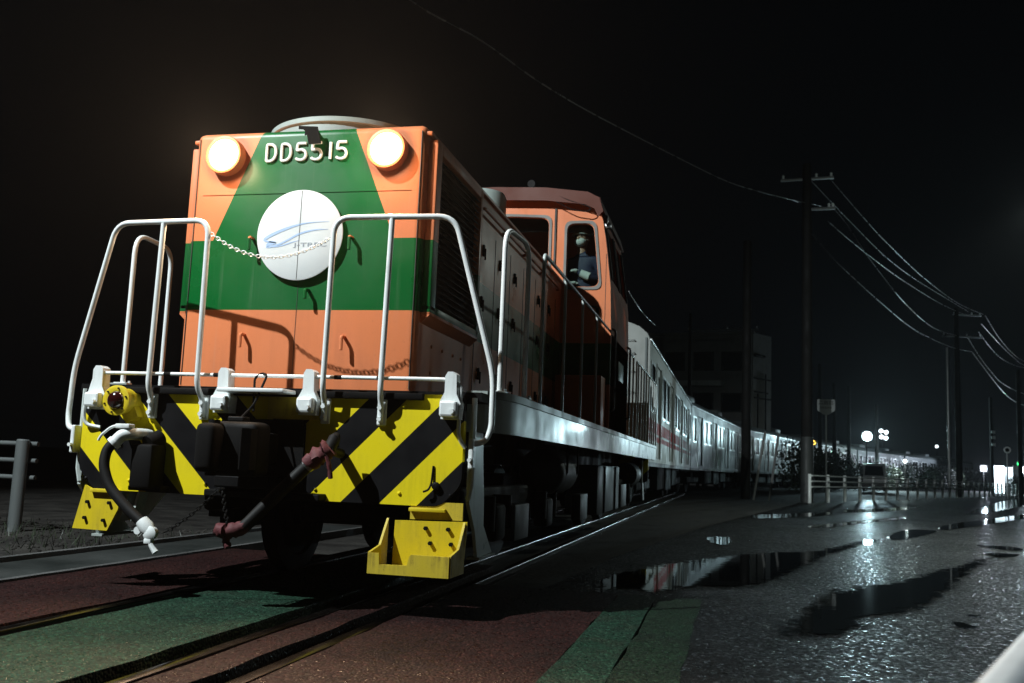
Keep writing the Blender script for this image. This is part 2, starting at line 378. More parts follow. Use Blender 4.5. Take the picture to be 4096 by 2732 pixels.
# ------------------------------------------------------------------ ground, road, crossing
def sheet(name, poly, z, mat):
    bm = B(); bm.faces.new([bm.verts.new((x, y, z)) for x, y in poly]); bmesh.ops.triangulate(bm, faces=bm.faces)
    return struct(finish(name, bm, mat))
sheet('ground', [(-600, -300), (600, -300), (600, 900), (-600, 900)], -0.06, 'soil')
FDIR = Vector((math.sin(R(21)), math.cos(R(21)), 0)); FNRM = Vector((FDIR.y, -FDIR.x, 0))
F0 = Vector((5.10, 26.5, 0))
rd = [(2.40, -14), (2.40, 1.30), (1.45, 1.34), (1.62, 4), (2.3, 10), (4.6, 25)]
fe = F0-FNRM*0.35
rd += [tuple((fe+FDIR*s)[:2]) for s in (0, 60, 300)]
rd += [tuple((fe+FDIR*s+FNRM*w)[:2]) for s, w in ((300, 16), (0, 16))]+[(30, -14)]
sheet('road', rd, 0.0, 'asphalt')
def slab(name, x0, x1, y0, y1, z1, mat, jitter=0.012, step=0.25):
    bm = B(); ys = [y0+(y1-y0)*k/max(1, int((y1-y0)/step)) for k in range(max(1, int((y1-y0)/step))+1)]
    rnd = random.Random(name+str(x0)); L = [x0+rnd.uniform(-jitter, jitter) for _ in ys]; Rr = [x1+rnd.uniform(-jitter, jitter) for _ in ys]
    poly = list(zip(L, ys))+list(zip(Rr, ys))[::-1]
    prism(bm, poly, -0.07, z1, 'xy'); return struct(finish(name, bm, mat))
slab('crossing_paving', -1.58, -0.60, -14, 2.6, 0.0, 'paving_red')
slab('crossing_paving', -0.385, 0.385, -14, 2.6, 0.0, 'paving_green')
slab('crossing_paving', 0.61, 0.795, -14, 2.6, 0.0, 'paving_red')
slab('crossing_paving', 0.975, 1.96, -14, 1.34, 0.002, 'paving_red')
slab('crossing_paving', 1.963, 2.21, -14, 1.32, 0.004, 'paving_green', 0.006)
slab('crossing_paving', 2.218, 2.49, -14, 1.32, 0.003, 'paving_green_old', 0.012)
slab('track_bed', -0.60, 0.98, -14, 2.6, -0.055, 'dark', 0)
slab('kerb', -1.64, -1.585, -14, 6, 0.015, 'kerb', 0.008)
slab('pavement', -2.33, -1.645, -14, 6, -0.004, 'asphalt_old', 0.01)
slab('kerb', -2.40, -2.335, -14, 6, 0.03, 'kerb', 0.008)
for x0, x1 in ((-0.572, -0.507), (0.507, 0.572), (0.888, 0.953)):
    bm = B()
    box(bm, x0, x1, -14, 33, -0.035, -0.004, 0.006, 2); box(bm, (x0+x1)/2-0.01, (x0+x1)/2+0.01, -14, 33, -0.06, -0.036)
    struct(finish('rail', bm, 'rail_steel', None, 40))
def blob(name, px, mat='water', z=0.006, amp=0.02, seed=1, rim=0.22):
    rnd = random.Random(seed); P = [gp(*q) for q in px]; pts = []
    n_ = len(P)
    for i in range(n_):
        q = [P[(i+j) % n_] for j in (-1, 0, 1, 2)]; k_ = max(2, int((q[2]-q[1]).length/0.15))
        for k in range(k_):
            f = k/k_; c = 0.5*((2*q[1])+(-q[0]+q[2])*f+(2*q[0]-5*q[1]+4*q[2]-q[3])*f*f+(-q[0]+3*q[1]-3*q[2]+q[3])*f**3)
            pts.append((c.x+rnd.uniform(-amp, amp), c.y+rnd.uniform(-amp, amp)))
    xs, ys = [p[0] for p in pts], [p[1] for p in pts]; x0, y0 = min(xs), min(ys); w, h = max(xs)-x0, max(ys)-y0
    stx, sty = max(0.03, w/46), max(0.03, h/90)
    segs = list(zip(pts, pts[1:]+pts[:1]))
    def sd(x, y):
        best = 1e9; inside = False
        for (ax, ay), (bx, by) in segs:
            dx, dy = bx-ax, by-ay; t = max(0, min(1, ((x-ax)*dx+(y-ay)*dy)/(dx*dx+dy*dy+1e-12)))
            best = min(best, (x-ax-t*dx)**2+(y-ay-t*dy)**2)
            if (ay > y) != (by > y) and x < (bx-ax)*(y-ay)/(by-ay)+ax: inside = not inside
        return math.sqrt(best)*(1 if inside else -1)
    nx, ny = int(w/stx)+3, int(h/sty)+3; G = {}; F_ = []; V_ = []; A_ = []
    for i in range(nx):
        for j in range(ny):
            G[i, j] = sd(x0+(i-1)*stx, y0+(j-1)*sty)
    idx = {}
    def vid(i, j):
        if (i, j) not in idx: idx[i, j] = len(V_); V_.append((x0+(i-1)*stx, y0+(j-1)*sty, z)); A_.append(max(-1.0, min(1.0, G[i, j]/rim)))
        return idx[i, j]
    for i in range(nx-1):
        for j in range(ny-1):
            if max(G[i, j], G[i+1, j], G[i, j+1], G[i+1, j+1]) > -rim*0.8: F_.append((vid(i, j), vid(i+1, j), vid(i+1, j+1), vid(i, j+1)))
    me = bpy.data.meshes.new(name); me.from_pydata(V_, [], F_)
    at = me.attributes.new('rim', 'FLOAT', 'POINT'); at.data.foreach_set('value', A_)
    return struct(obj_from(name, me, mat))
def z4(l): return [(2600+x*0.6363, 1900+y*0.6363) for x, y in l]
blob('puddle', z4([(830, 1005), (940, 850), (1120, 745), (1400, 690), (1650, 640), (1850, 590), (2150, 508), (2200, 522), (1985, 640), (1900, 740), (1700, 850), (1365, 905), (1350, 970), (1100, 1022)]), seed=2)
blob('puddle', z4([(-330, 760), (-180, 705), (0, 740), (250, 705), (700, 690), (1000, 560), (1150, 500), (1350, 440), (1480, 402), (1300, 420), (1050, 475), (700, 490), (300, 535), (0, 580), (-300, 640)]), seed=3)
blob('puddle', z4([(1490, 398), (1600, 408), (1790, 362), (1780, 350), (1600, 347)]), seed=4, rim=0.06)
blob('puddle', z4([(1810, 335), (1900, 308), (2100, 283), (2351, 250), (2380, 268), (2200, 300), (2000, 330), (1870, 347)]), seed=5, rim=0.06)
blob('puddle', z4([(2040, 444), (2250, 452), (2351, 468), (2290, 478), (2150, 462)]), seed=6, rim=0.03)
blob('puddle', z4([(2085, 490), (2300, 500), (2330, 510), (2200, 520)]), seed=7, rim=0.03)
blob('puddle', z4([(980, 325), (1250, 296), (1580, 268), (1570, 280), (1280, 312), (1100, 332)]), seed=8, rim=0.06)
blob('puddle', z4([(1240, 222), (1520, 208), (1720, 200), (1500, 228), (1260, 236)]), seed=9, rim=0.06)
blob('puddle', z4([(360, 392), (500, 396), (490, 440), (400, 436)]), seed=10, rim=0.06)
blob('puddle', z4([(1890, 930), (1960, 932), (2070, 960), (2030, 975), (1920, 962)]), seed=11, rim=0.03)
blob('puddle', z4([(1940, 872), (2010, 880), (2090, 892), (2050, 898)]), seed=12, rim=0.03)
blob('puddle', z4([(640, 255), (720, 250), (1000, 240), (1140, 236), (1100, 256), (700, 275)]), seed=13, rim=0.06)
blob('puddle', z4([(1980, 250), (2200, 170), (2351, 150), (2351, 190), (2250, 215)]), seed=14, rim=0.06)

# ------------------------------------------------------------------ locomotive (front beam at y = 0, rails at z = 0)
loco = thing('locomotive', 'orange and green shunting locomotive with two lit headlights and striped buffer beam', 'locomotive')
L = loco
YB, WB = 0.315, 0.803
# --- underframe
o = panel('buffer_beam', [rpoly([(-1.22, 1.2), (-1.22, 0.70), (-1.10, 0.575), (1.10, 0.575), (1.22, 0.70), (1.22, 1.2)], 0.05)], 0.0, 0.05, 'xz', 'hazard', L)
pl = panel('centre_plate', [rrect(-0.27, 0.27, 0.60, 1.03, 0.03)], -0.022, -0.001, 'xz', 'dark', o)
box_obj('top_strip', (-0.98, 0.98, -0.035, 0.06, 1.165, 1.203), 'dark', o, 0.006)
box_obj('cushion_plate', (0.03, 0.36, -0.03, -0.001, 1.035, 1.165), 'yellow_worn', o, 0.006)
box_obj('step_tread', (-0.215, 0.205, -0.20, -0.02, 1.176, 1.20), 'white', o, 0.008)
for sx in (-1, 1):
    for x in (0.35, 0.86, 1.16):
        for z in (0.64, 1.13):
            if (x, z) != (0.35, 1.13):
                simple('rivet', 'hazard', o, lambda bm: lathe(bm, [(0.011, 0.001), (0.010, -0.006), (0.004, -0.010)], (sx*x, 0, z), n=8))
deck = box_obj('deck', (-1.30, 1.30, 0.06, 12.3, 1.17, 1.222), 'under', L)
for sx in (-1, 1):
    pth = [(1.16, 0.285), (1.262, 0.288), (1.312, 0.33), (1.345, 0.42), (1.367, 0.55), (1.376, 0.70), (1.376, 12.05), (1.355, 12.2), (1.30, 12.3)]
    pth = [(sx*x, y) for x, y in pth]
    bm = B()
    inner = [(x-sx*0.02, y) for x, y in pth]
    def wall(z0, z1, off):
        a = [[bm.verts.new((x+sx*o_, y, z)) for x, y in pth] for z, o_ in ((z0, off), (z1, off), (z1, off-0.03), (z0, off-0.03))]
        for k in range(len(pth)-1):
            for q in range(4): bm.faces.new((a[q][k], a[q][k+1], a[(q+1) % 4][k+1], a[(q+1) % 4][k]))
        bm.faces.new([a[q][0] for q in range(4)]); bm.faces.new([a[q][-1] for q in range(4)][::-1])
    wall(1.005, 1.205, 0.0)
    sill = finish('side_sill', bm, 'white_sill', L, 35)
    bm = B(); wall(1.206, 1.25, 0.012); finish('sill_flange', bm, 'grey_plate', sill, 35)
    # end step side plate
    poly = [(0.052, 1.0), (0.30, 1.0), (0.335, 0.80), (0.38, 0.625), (0.395, 0.46), (0.62, 0.29), (0.28, 0.285), (0.20, 0.44), (0.052, 0.60)]
    sp = simple('step_side_plate', 'white_sill', L, lambda bm: prism(bm, poly, sx*1.236, sx*1.256, 'yz'))
    simple('plate_flange', 'grey_plate', sp, lambda bm: (box(bm, *sorted((sx*1.20, sx*1.275)), 0.26, 0.63, 0.272, 0.286), ))
    simple('plate_rib', 'white_sill', sp, lambda bm: tube(bm, [(sx*1.262, 0.055, 1.19), (sx*1.262, 0.055, 0.70), (sx*1.245, 0.06, 0.62)], 0.016, 6), 40)
# right front step (yellow tray)
st = thing_part = simple('front_step', 'yellow_worn', L, lambda bm: box(bm, 0.80, 1.25, -0.26, 0.0, 0.222, 0.236, 0.003))
simple('back_plate', 'yellow', st, lambda bm: prism(bm, [(0.84, 0.237), (1.25, 0.237), (1.265, 0.50), (0.845, 0.49)], -0.002, 0.014))
simple('hinge_plate', 'yellow_worn', st, lambda bm: prism(bm, [(0.93, 0.50), (1.235, 0.505), (1.235, 0.60), (0.93, 0.60)], 0.004, 0.02))
box_obj('hinge_bar', (0.93, 1.14, -0.03, 0.003, 0.545, 0.565), 'yellow', st, 0.003)
simple('front_lip', 'yellow_worn', st, lambda bm: prism(bm, [(0.80, 0.222), (1.25, 0.222), (1.25, 0.332), (1.04, 0.332), (1.03, 0.322), (1.02, 0.275), (0.865, 0.272), (0.86, 0.33), (0.80, 0.33)], -0.272, -0.258))
for x in (0.795, 1.243):
    simple('side_plate', 'yellow_worn', st, lambda bm: prism(bm, [(-0.262, 0.222), (-0.262, 0.333), (-0.11, 0.36), (0.0, 0.50), (0.0, 0.222)], x, x+0.013, 'yz'))
for x, z in ((1.03, 0.455), (1.16, 0.455), (1.06, 0.375), (1.18, 0.375)):
    simple('bolt', 'dark', st, lambda bm: cyl(bm, (x, 0, z), (x, -0.022, z), 0.012, n=6))
# left step plates
lp = simple('front_step', 'yellow', L, lambda bm: prism(bm, [(-1.153, 0.60), (-1.10, 0.578), (-0.912, 0.578), (-0.912, 0.466), (-0.975, 0.334), (-1.214, 0.338)], -0.012, 0.004))
box_obj('hinge_bar', (-1.10, -0.92, -0.035, -0.013, 0.56, 0.582), 'yellow', lp, 0.003)
for x, z in ((-1.12, 0.50), (-1.13, 0.405), (-1.0, 0.395), (-0.97, 0.50)):
    simple('bolt', 'dark', lp, lambda bm: cyl(bm, (x, -0.012, z), (x, -0.03, z), 0.011, n=6))
wp = simple('plough_plate', 'white_sill', L, lambda bm: prism(bm, [(-1.06, 0.385), (-0.93, 0.392), (-0.835, 0.40), (-0.70, 0.572), (-0.98, 0.578)], 0.14, 0.155))
for k in range(2): simple('rib', 'white_sill', wp, lambda bm: prism(bm, [(-0.95+k*0.08, 0.39), (-0.94+k*0.08, 0.39), (-0.88+k*0.07, 0.572), (-0.90+k*0.07, 0.572)], 0.05, 0.139))
# --- coupler
cp = simple('coupler', 'dark', L, lambda bm: (box(bm, -0.11, 0.11, -0.22, 0.0, 0.76, 0.95, 0.02), box(bm, -0.15, 0.16, -0.38, -0.20, 0.70, 1.0, 0.035, 3)), 40)
simple('knuckle', 'dark', cp, lambda bm: (box(bm, -0.15, -0.03, -0.50, -0.37, 0.72, 0.985, 0.035, 3), lathe(bm, [(0.03, 0.70), (0.032, 1.005)], (-0.09, -0.40, 0), 'z', 12)), 40)
simple('guard_arm', 'dark', cp, lambda bm: prism(bm, [(0.05, -0.37), (0.16, -0.37), (0.19, -0.50), (0.15, -0.53), (0.10, -0.43)], 0.74, 0.96, 'xy'), 40)
simple('lock_lifter', 'dark', cp, lambda bm: (box(bm, -0.06, 0.04, -0.32, -0.24, 1.0, 1.03, 0.008), tube(bm, fillet([(0.0, -0.28, 1.02), (0.03, -0.2, 1.10), (0.04, -0.08, 1.285), (-0.01, -0.05, 1.30), (-0.05, -0.06, 1.27), (0.0, -0.14, 1.07)], 0.03), 0.007, 6)))
simple('yoke_support', 'under', cp, lambda bm: (box(bm, -0.30, 0.42, -0.10, 0.02, 0.575, 0.615, 0.008), box(bm, -0.22, 0.24, -0.14, 0.0, 0.63, 0.70, 0.01)))
simple('uncoupling_chain_eye', 'under', cp, lambda bm: box(bm, 0.12, 0.2, -0.16, -0.10, 0.60, 0.70, 0.01))
# --- headlights
for sx in (-1, 1):
    h = simple('headlight', 'orange', L, lambda bm: lathe(bm, [(0.128, YB+0.002), (0.128, YB-0.055), (0.124, YB-0.068), (0.112, YB-0.070), (0.108, YB-0.045), (0.05, YB-0.04)], (sx*0.56, 0, 2.75), n=40), 35)
    simple('lens', 'headlight_glow', h, lambda bm: lathe(bm, [(0.108, YB-0.052), (0.107, YB-0.060), (0.08, YB-0.072), (0.03, YB-0.078)], (sx*0.56, 0, 2.75), n=40), 60)
    light('headlight_bloom', 'POINT', (sx*0.56, YB-0.13, 2.75), 18, HEAD_COL, h, shadow_soft_size=0.10)  # added light ahead of the lens, imitates bloom on the bonnet face
    sp = light('headlight_beam', 'SPOT', (sx*0.56, YB-0.10, 2.75), 850, HEAD_COL, h, shadow_soft_size=0.07, spot_size=R(165), spot_blend=1.0)
    sp.rotation_euler = Euler((R(90-3), 0, R(180)))
# --- bonnet
bm = B(); box(bm, -WB, WB, YB, 5.215, 1.223, ZTOP)
es = [e for e in bm.edges if (abs(e.verts[0].co.y-e.verts[1].co.y) > 1 and e.verts[0].co.z > 2) or (abs(e.verts[0].co.y-YB) < 1e-4 and abs(e.verts[1].co.y-YB) < 1e-4 and (e.verts[0].co.z > 2 or e.verts[1].co.z > 2))]
bmesh.ops.bevel(bm, geom=es, offset=0.05, segments=5, profile=0.5, affect='EDGES')
bonnet = finish('bonnet', bm, 'livery', L, 40)
def seam(name, b6, parent=bonnet, mat='seam'): return box_obj(name, b6, mat, parent)
seam('door_seam', (0.770, 0.774, YB-0.003, YB+0.01, 1.25, 2.88)); seam('door_seam', (-0.772, -0.768, YB-0.003, YB+0.01, 1.25, 2.88))
seam('door_seam', (-0.0012, 0.0012, YB-0.002, YB+0.01, 1.25, 2.03)); seam('door_seam', (-0.72, 0.72, YB-0.0035, YB+0.01, 2.496, 2.4985), mat='livery')
for y in (1.62, 2.16, 2.7, 3.24, 3.78, 4.32, 4.86):
    for sx in (-1, 1): seam('door_seam', (*sorted((sx*(WB-0.01), sx*(WB+0.003))), y, y+0.008, 1.30, 2.62))
for y in (1.75, 2.3, 2.84, 3.9, 4.45):
    for z in (1.45, 2.0, 2.4):
        simple('latch', 'dark', bonnet, lambda bm: (box(bm, WB+0.001, WB+0.018, y, y+0.035, z, z+0.09, 0.006), box(bm, WB+0.018, WB+0.03, y+0.008, y+0.022, z-0.03, z+0.06, 0.003)))
for y in (0.62, 0.85, 1.1, 1.3):
    for z in (1.38, 1.55): simple('rivet', 'livery', bonnet, lambda bm: lathe(bm, [(0.012, 0), (0.010, 0.007), (0.004, 0.010)], (WB, y, z), 'x', 8))
simple('fan_housing', 'roof_grey', bonnet, lambda bm: lathe(bm, [(0.56, ZTOP-0.02), (0.56, 3.025), (0.575, 3.03), (0.575, 3.062), (0.54, 3.067), (0.3, 3.08), (0.05, 3.085)], (0, 1.03, 0), 'z', 64), 30)
simple('silencer', 'roof_grey', bonnet, lambda bm: lathe(bm, [(0.27, ZTOP-0.02), (0.27, 3.50), (0.25, 3.54), (0.20, 3.555), (0.05, 3.555)], (0.16, 3.95, 0), 'z', 40), 30)
for sx in (-1, 1):
    simple('roof_gutter', 'livery', bonnet, lambda bm: box(bm, *sorted((sx*0.78, sx*0.83)), 0.34, 5.2, 2.86, 2.885, 0.006), 40)
for x in (-0.70, -0.55, 0.12, 0.24, 0.5, 0.62, 0.74): simple('roof_bolt', 'livery', bonnet, lambda bm: lathe(bm, [(0.014, ZTOP-0.002), (0.014, ZTOP+0.012), (0.005, ZTOP+0.016)], (x, 0.40, 0), 'z', 8))
for sx in (-1, 1):
    rl = tube_obj('side_grab_rail', [(sx*WB, 1.60, 2.735), (sx*(WB+0.045), 1.62, 2.735), (sx*(WB+0.045), 4.9, 2.735), (sx*WB, 4.92, 2.735)], 0.013, 'livery', bonnet, 8, 0.03)
    for y in (2.4, 3.2, 4.0): box_obj('rail_bracket', (*sorted((sx*(WB+0.001), sx*(WB+0.05))), y, y+0.03, 2.725, 2.745), 'livery', rl)
# radiator boxes with louvres
for sx in (-1, 1):
    bm = B()
    Y0, Y1, Z0, Z1 = 0.375, 1.52, 1.665, 2.84; xo, xi = sx*0.862, sx*(WB-0.002)
    def b3(y0, y1, z0, z1): box(bm, *sorted((xi, xo)), y0, y1, z0, z1, 0.01)
    b3(Y0, Y0+0.11, Z0+0.08, Z1); b3(Y1-0.06, Y1, Z0+0.08, Z1); b3(Y0+0.11, Y1-0.06, Z1-0.07, Z1); b3(Y0, Y1, Z0+0.05, Z0+0.12)
    prism(bm, [(xi, Z0), (xo, Z0+0.055), (xi, Z0+0.06)], Y0, Y1)
    rb = finish('radiator_frame', bm, 'livery_plain', L, 40)
    box_obj('radiator_core', (*sorted((sx*(WB+0.002), sx*(WB+0.012))), Y0+0.11, Y1-0.06, Z0+0.11, Z1-0.06), 'dark', rb)
    bm = B(); prism(bm, [(sx*(WB+0.012), 0.0), (sx*(WB+0.05), -0.022), (sx*(WB+0.05), -0.026), (sx*(WB+0.012), -0.004)], Y0+0.11, Y1-0.06)
    sl = finish('louvre_slat', bm, 'dark', rb); sl.location.z = Z0+0.17
    k = 1
    while Z0+0.17+k*0.042 < Z1-0.08:
        c = sl.copy(); COL.objects.link(c); c.location.z = Z0+0.17+k*0.042; k += 1
# handles on the front doors
for x, z in ((-0.335, 2.20), (0.348, 2.195), (-0.346, 1.575), (0.337, 1.565), (0.075, 1.86)):
    simple('door_handle', 'livery_plain', bonnet, lambda bm: tube(bm, fillet([(x, YB, z), (x, YB-0.05, z), (x+0.003, YB-0.055, z-0.085 if x != 0.075 else z-0.06)], 0.015), 0.011, 8))
simple('bracket_shadow_plate', 'flat_black', bonnet, lambda bm: (prism(bm, [(0.0, 2.86), (0.0, 2.90), (-0.045, 2.905), (-0.045, 2.925), (0.085, 2.915), (0.115, 2.805), (0.03, 2.80), (0.015, 2.865)], YB-0.055, YB-0.048), box(bm, -0.02, 0.06, YB-0.05, YB+0.01, 2.905, 2.915)))  # flat black plate stands in for a small bracket and its cast shadow
# number
W5 = [(0.9, 1.0), (0.12, 1.0), (0.05, 0.56), (0.45, 0.64), (0.80, 0.56), (0.95, 0.32), (0.82, 0.08), (0.45, -0.01), (0.10, 0.06), (0.02, 0.13)]
W1 = [(0.5, 1.0), (0.5, 0.0)]
WD = [(0.05, 0.0), (0.05, 1.0), (0.55, 1.0), (0.86, 0.82), (0.92, 0.45), (0.80, 0.16), (0.5, 0.0), (0.05, 0.0)]
num = None
for x0, gl in ((-0.285, WD), (-0.180, WD), (-0.075, W5), (0.031, W5), (0.125, W1), (0.203, W5)):
    w = 0.075
    bm = B()
    p = fillet([(x0+u*w, YB-0.006, 2.713+v*0.112) for u, v in gl], 0.012, 3) if len(gl) > 2 else [(x0+u*w, YB-0.006, 2.713+v*0.112) for u, v in gl]
    tube(bm, p, 0.0098, 8)
    for vtx in bm.verts: vtx.co.y = YB-0.001+(vtx.co.y-(YB-0.0165))*-0.7 if False else min(YB, max(vtx.co.y, YB-0.014))
    finish('number_digit', bm, 'white', bonnet, 40)
# head mark
disc = simple('head_mark', 'white_disc', L, lambda bm: lathe(bm, [(0.292, YB-0.022), (0.293, YB-0.030), (0.288, YB-0.032), (0.1, YB-0.032)], (0, 0, 2.196+0.018), n=72), 30)
ZC = 2.214; YD = YB-0.0335
simple('disc_joint', 'seam', disc, lambda bm: box(bm, -0.0015, 0.0015, YD, YD+0.003, ZC-0.288, ZC+0.288))
def ribbon(pts, name, mat, parent):
    """tapering flat printed stroke: (x, z, width)"""
    bm = B(); ring = []
    P = [Vector((x, z)) for x, z, w in pts]
    for i, (x, z, w) in enumerate(pts):
        d = (P[min(i+1, len(P)-1)]-P[max(i-1, 0)]).normalized(); n = Vector((-d.y, d.x))
        ring.append((bm.verts.new((x+n.x*w/2, YD, ZC+z+n.y*w/2)), bm.verts.new((x-n.x*w/2, YD, ZC+z-n.y*w/2))))
    for a, b2 in zip(ring, ring[1:]): bm.faces.new((a[0], a[1], b2[1], b2[0]))
    return finish(name, bm, mat, parent)
def curve_pts(ctrl, n=26):
    out = []
    m_ = len(ctrl)-1
    for k in range(n+1):
        t = k/n*m_; i = min(int(t), m_-1); f = t-i
        p = [ctrl[max(0, min(m_, i+j))] for j in (-1, 0, 1, 2)]
        out.append(tuple(0.5*((2*p[1][c])+(-p[0][c]+p[2][c])*f+(2*p[0][c]-5*p[1][c]+4*p[2][c]-p[3][c])*f*f+(-p[0][c]+3*p[1][c]-3*p[2][c]+p[3][c])*f**3) for c in range(3)))
    return out
def dz(x, y): return ((x-720)/680*0.292, (780-y)/705*0.292)
def lg(l): return curve_pts([(*dz(x, y), w) for x, y, w in l])
ribbon(lg([(1180, 580, .002), (1000, 585, .004), (800, 602, .008), (620, 645, .013), (430, 710, .018), (270, 780, .020), (165, 850, .016), (230, 880, .010), (355, 900, .006)]), 'logo_swoosh', 'logo_blue', disc)
ribbon(lg([(1170, 700, .002), (1000, 704, .007), (850, 728, .011), (700, 775, .012), (560, 850, .011), (420, 920, .012), (300, 955, .014), (205, 962, .012), (270, 905, .030), (355, 900, .010)]), 'logo_swoosh', 'logo_blue', disc)
ribbon(lg([(720, 868, .002), (600, 900, .006), (450, 945, .008), (330, 970, .004)]), 'logo_swoosh', 'logo_blue', disc)
tm = text_mesh('J-TREC', 0.036, 0.0004)
tm.transform(Matrix.Translation((0.08, YD+0.0002, ZC-0.0766)) @ Matrix.Scale(2.1, 4, (1, 0, 0)) @ Matrix.Rotation(R(90), 4, 'X'))
obj_from('logo_lettering', tm, 'logo_grey', disc)
# --- front handrails
RH = 0.0165
for sx in (-1, 1):
    hr = tube_obj('front_handrail', [(sx*0.39, -0.035, 1.03), (sx*0.39, -0.035, 1.13), (sx*0.40, -0.10, 1.21), (sx*0.408, -0.10, 2.215), (sx*1.11, 0.0, 2.235), (sx*1.363, 0.06, 1.32), (sx*1.366, 0.05, 1.02), (sx*1.34, 0.03, 0.945), (sx*1.275, 0.02, 0.93)], RH, 'white', L, 12, 0.10)
    # tighter foot bends handled by short segments
    tube_obj('middle_post', [(sx*0.735, -0.035, 1.03), (sx*0.735, -0.035, 1.13), (sx*0.74, -0.075, 1.21), (sx*0.745, -0.052, 2.215)], RH, 'white', hr, 12, 0.05)
    for x in (0.39, 0.735):
        simple('foot_bracket', 'white', hr, lambda bm: (box(bm, sx*x-0.028, sx*x+0.028, -0.022, -0.001, 1.015, 1.165, 0.008), cyl(bm, (sx*x, -0.02, 1.05), (sx*x, -0.062, 1.05), 0.014, n=6), cyl(bm, (sx*x, -0.02, 1.115), (sx*x, -0.062, 1.115), 0.014, n=6)))
    simple('end_bracket', 'white', hr, lambda bm: (box(bm, *sorted((sx*1.257, sx*1.285)), -0.02, 0.05, 0.79, 0.96, 0.008), cyl(bm, (sx*1.27, -0.015, 0.84), (sx*1.27, -0.045, 0.84), 0.012, n=6)))
    # side hoop on the walkway corner and walkway railing
    hp = tube_obj('hoop_handrail', [(sx*1.30, 0.47, 1.25), (sx*1.30, 0.47, 2.29), (sx*1.345, 0.97, 2.29), (sx*1.345, 0.97, 1.25)], RH, 'white', L, 12, 0.14)
    for x, y in ((1.30, 0.47), (1.345, 0.97)): simple('foot_flange', 'white', hp, lambda bm: (box(bm, sx*x-0.045, sx*x+0.045, y-0.04, y+0.04, 1.251, 1.266, 0.004), cyl(bm, (sx*x+0.03, y+0.025, 1.266), (sx*x+0.03, y+0.025, 1.28), 0.01, n=6)))
    wr = tube_obj('walkway_handrail', [(sx*1.35, 1.47, 1.25), (sx*1.35, 1.47, 2.345), (sx*1.35, 5.215, 2.345)], 0.0135, 'white_sill', L, 10, 0.05)
    for y in (2.39, 3.32, 4.27): tube_obj('rail_post', [(sx*1.35, y, 1.25), (sx*1.35, y, 2.345)], 0.0125, 'white_sill', wr)
    wr = tube_obj('walkway_handrail', [(sx*1.35, 7.48, 1.25), (sx*1.35, 7.48, 2.37), (sx*1.35, 7.98, 2.37), (sx*1.35, 7.98, 1.25)], 0.0135, 'white_sill', L, 10, 0.05)
    wr = tube_obj('walkway_handrail', [(sx*1.35, 8.45, 1.25), (sx*1.35, 8.45, 2.36), (sx*1.35, 12.2, 2.36), (sx*1.35, 12.2, 1.25)], 0.0135, 'white_sill', L, 10, 0.05)
    for y in (8.75, 9.2, 9.65, 10.1, 10.57, 11.0, 11.35, 11.75): tube_obj('rail_post', [(sx*1.35, y, 1.25), (sx*1.35, y, 2.36)], 0.0125, 'white_sill', wr)
# --- uncoupling lever with lugs
lv = tube_obj('uncoupling_lever', [(-1.09, 0.0, 0.95), (-1.19, -0.02, 0.965), (-1.20, -0.03, 1.05), (-1.12, -0.05, 1.283), (1.135, -0.05, 1.283), (1.21, -0.05, 1.25), (1.20, -0.04, 0.98), (1.215, -0.01, 0.93), (1.235, 0.0, 0.905)], 0.0115, 'white', L, 8, 0.05)
for x in (-0.63, -0.30, 0.47, 0.73): simple('lever_collar', 'under', lv, lambda bm: cyl(bm, (x-0.022, -0.05, 1.283), (x+0.022, -0.05, 1.283), 0.0128, n=10))
for x in (-1.09, -0.245, 0.30, 1.155):
    simple('lever_lug', 'white', lv, lambda bm: (prism(bm, [(x-0.05, 1.06), (x+0.055, 1.06), (x+0.06, 1.15), (x+0.035, 1.20), (x+0.03, 1.31), (x+0.01, 1.325), (x-0.02, 1.325), (x-0.035, 1.30), (x-0.035, 1.21), (x-0.06, 1.16)], -0.075, -0.001),
        box(bm, x-0.05, x+0.05, -0.125, -0.07, 1.07, 1.16, 0.014), cyl(bm, (x+0.03, -0.12, 1.10), (x+0.03, -0.15, 1.10), 0.014, n=6)))
# --- tail lamp
tl = simple('tail_lamp', 'yellow', L, lambda bm: (lathe(bm, [(0.078, 0.0), (0.078, -0.115), (0.090, -0.117), (0.090, -0.138), (0.075, -0.143), (0.056, -0.14), (0.05, -0.12)], (-0.905, 0, 1.112), n=36), prism(bm, [(-0.975, 1.09), (-0.835, 1.09), (-0.80, 1.02), (-0.86, 0.985)], -0.06, -0.001)), 35)
simple('lens', 'lens_red', tl, lambda bm: lathe(bm, [(0.057, -0.130), (0.052, -0.150), (0.036, -0.168), (0.012, -0.176)], (-0.905, 0, 1.112), n=30), 60)
for k in range(6):
    a = 2*math.pi*k/6+0.3; simple('rim_screw', 'dark', tl, lambda bm: cyl(bm, (-0.905+0.073*math.cos(a), -0.142, 1.112+0.073*math.sin(a)), (-0.905+0.073*math.cos(a), -0.149, 1.112+0.073*math.sin(a)), 0.006, n=6))
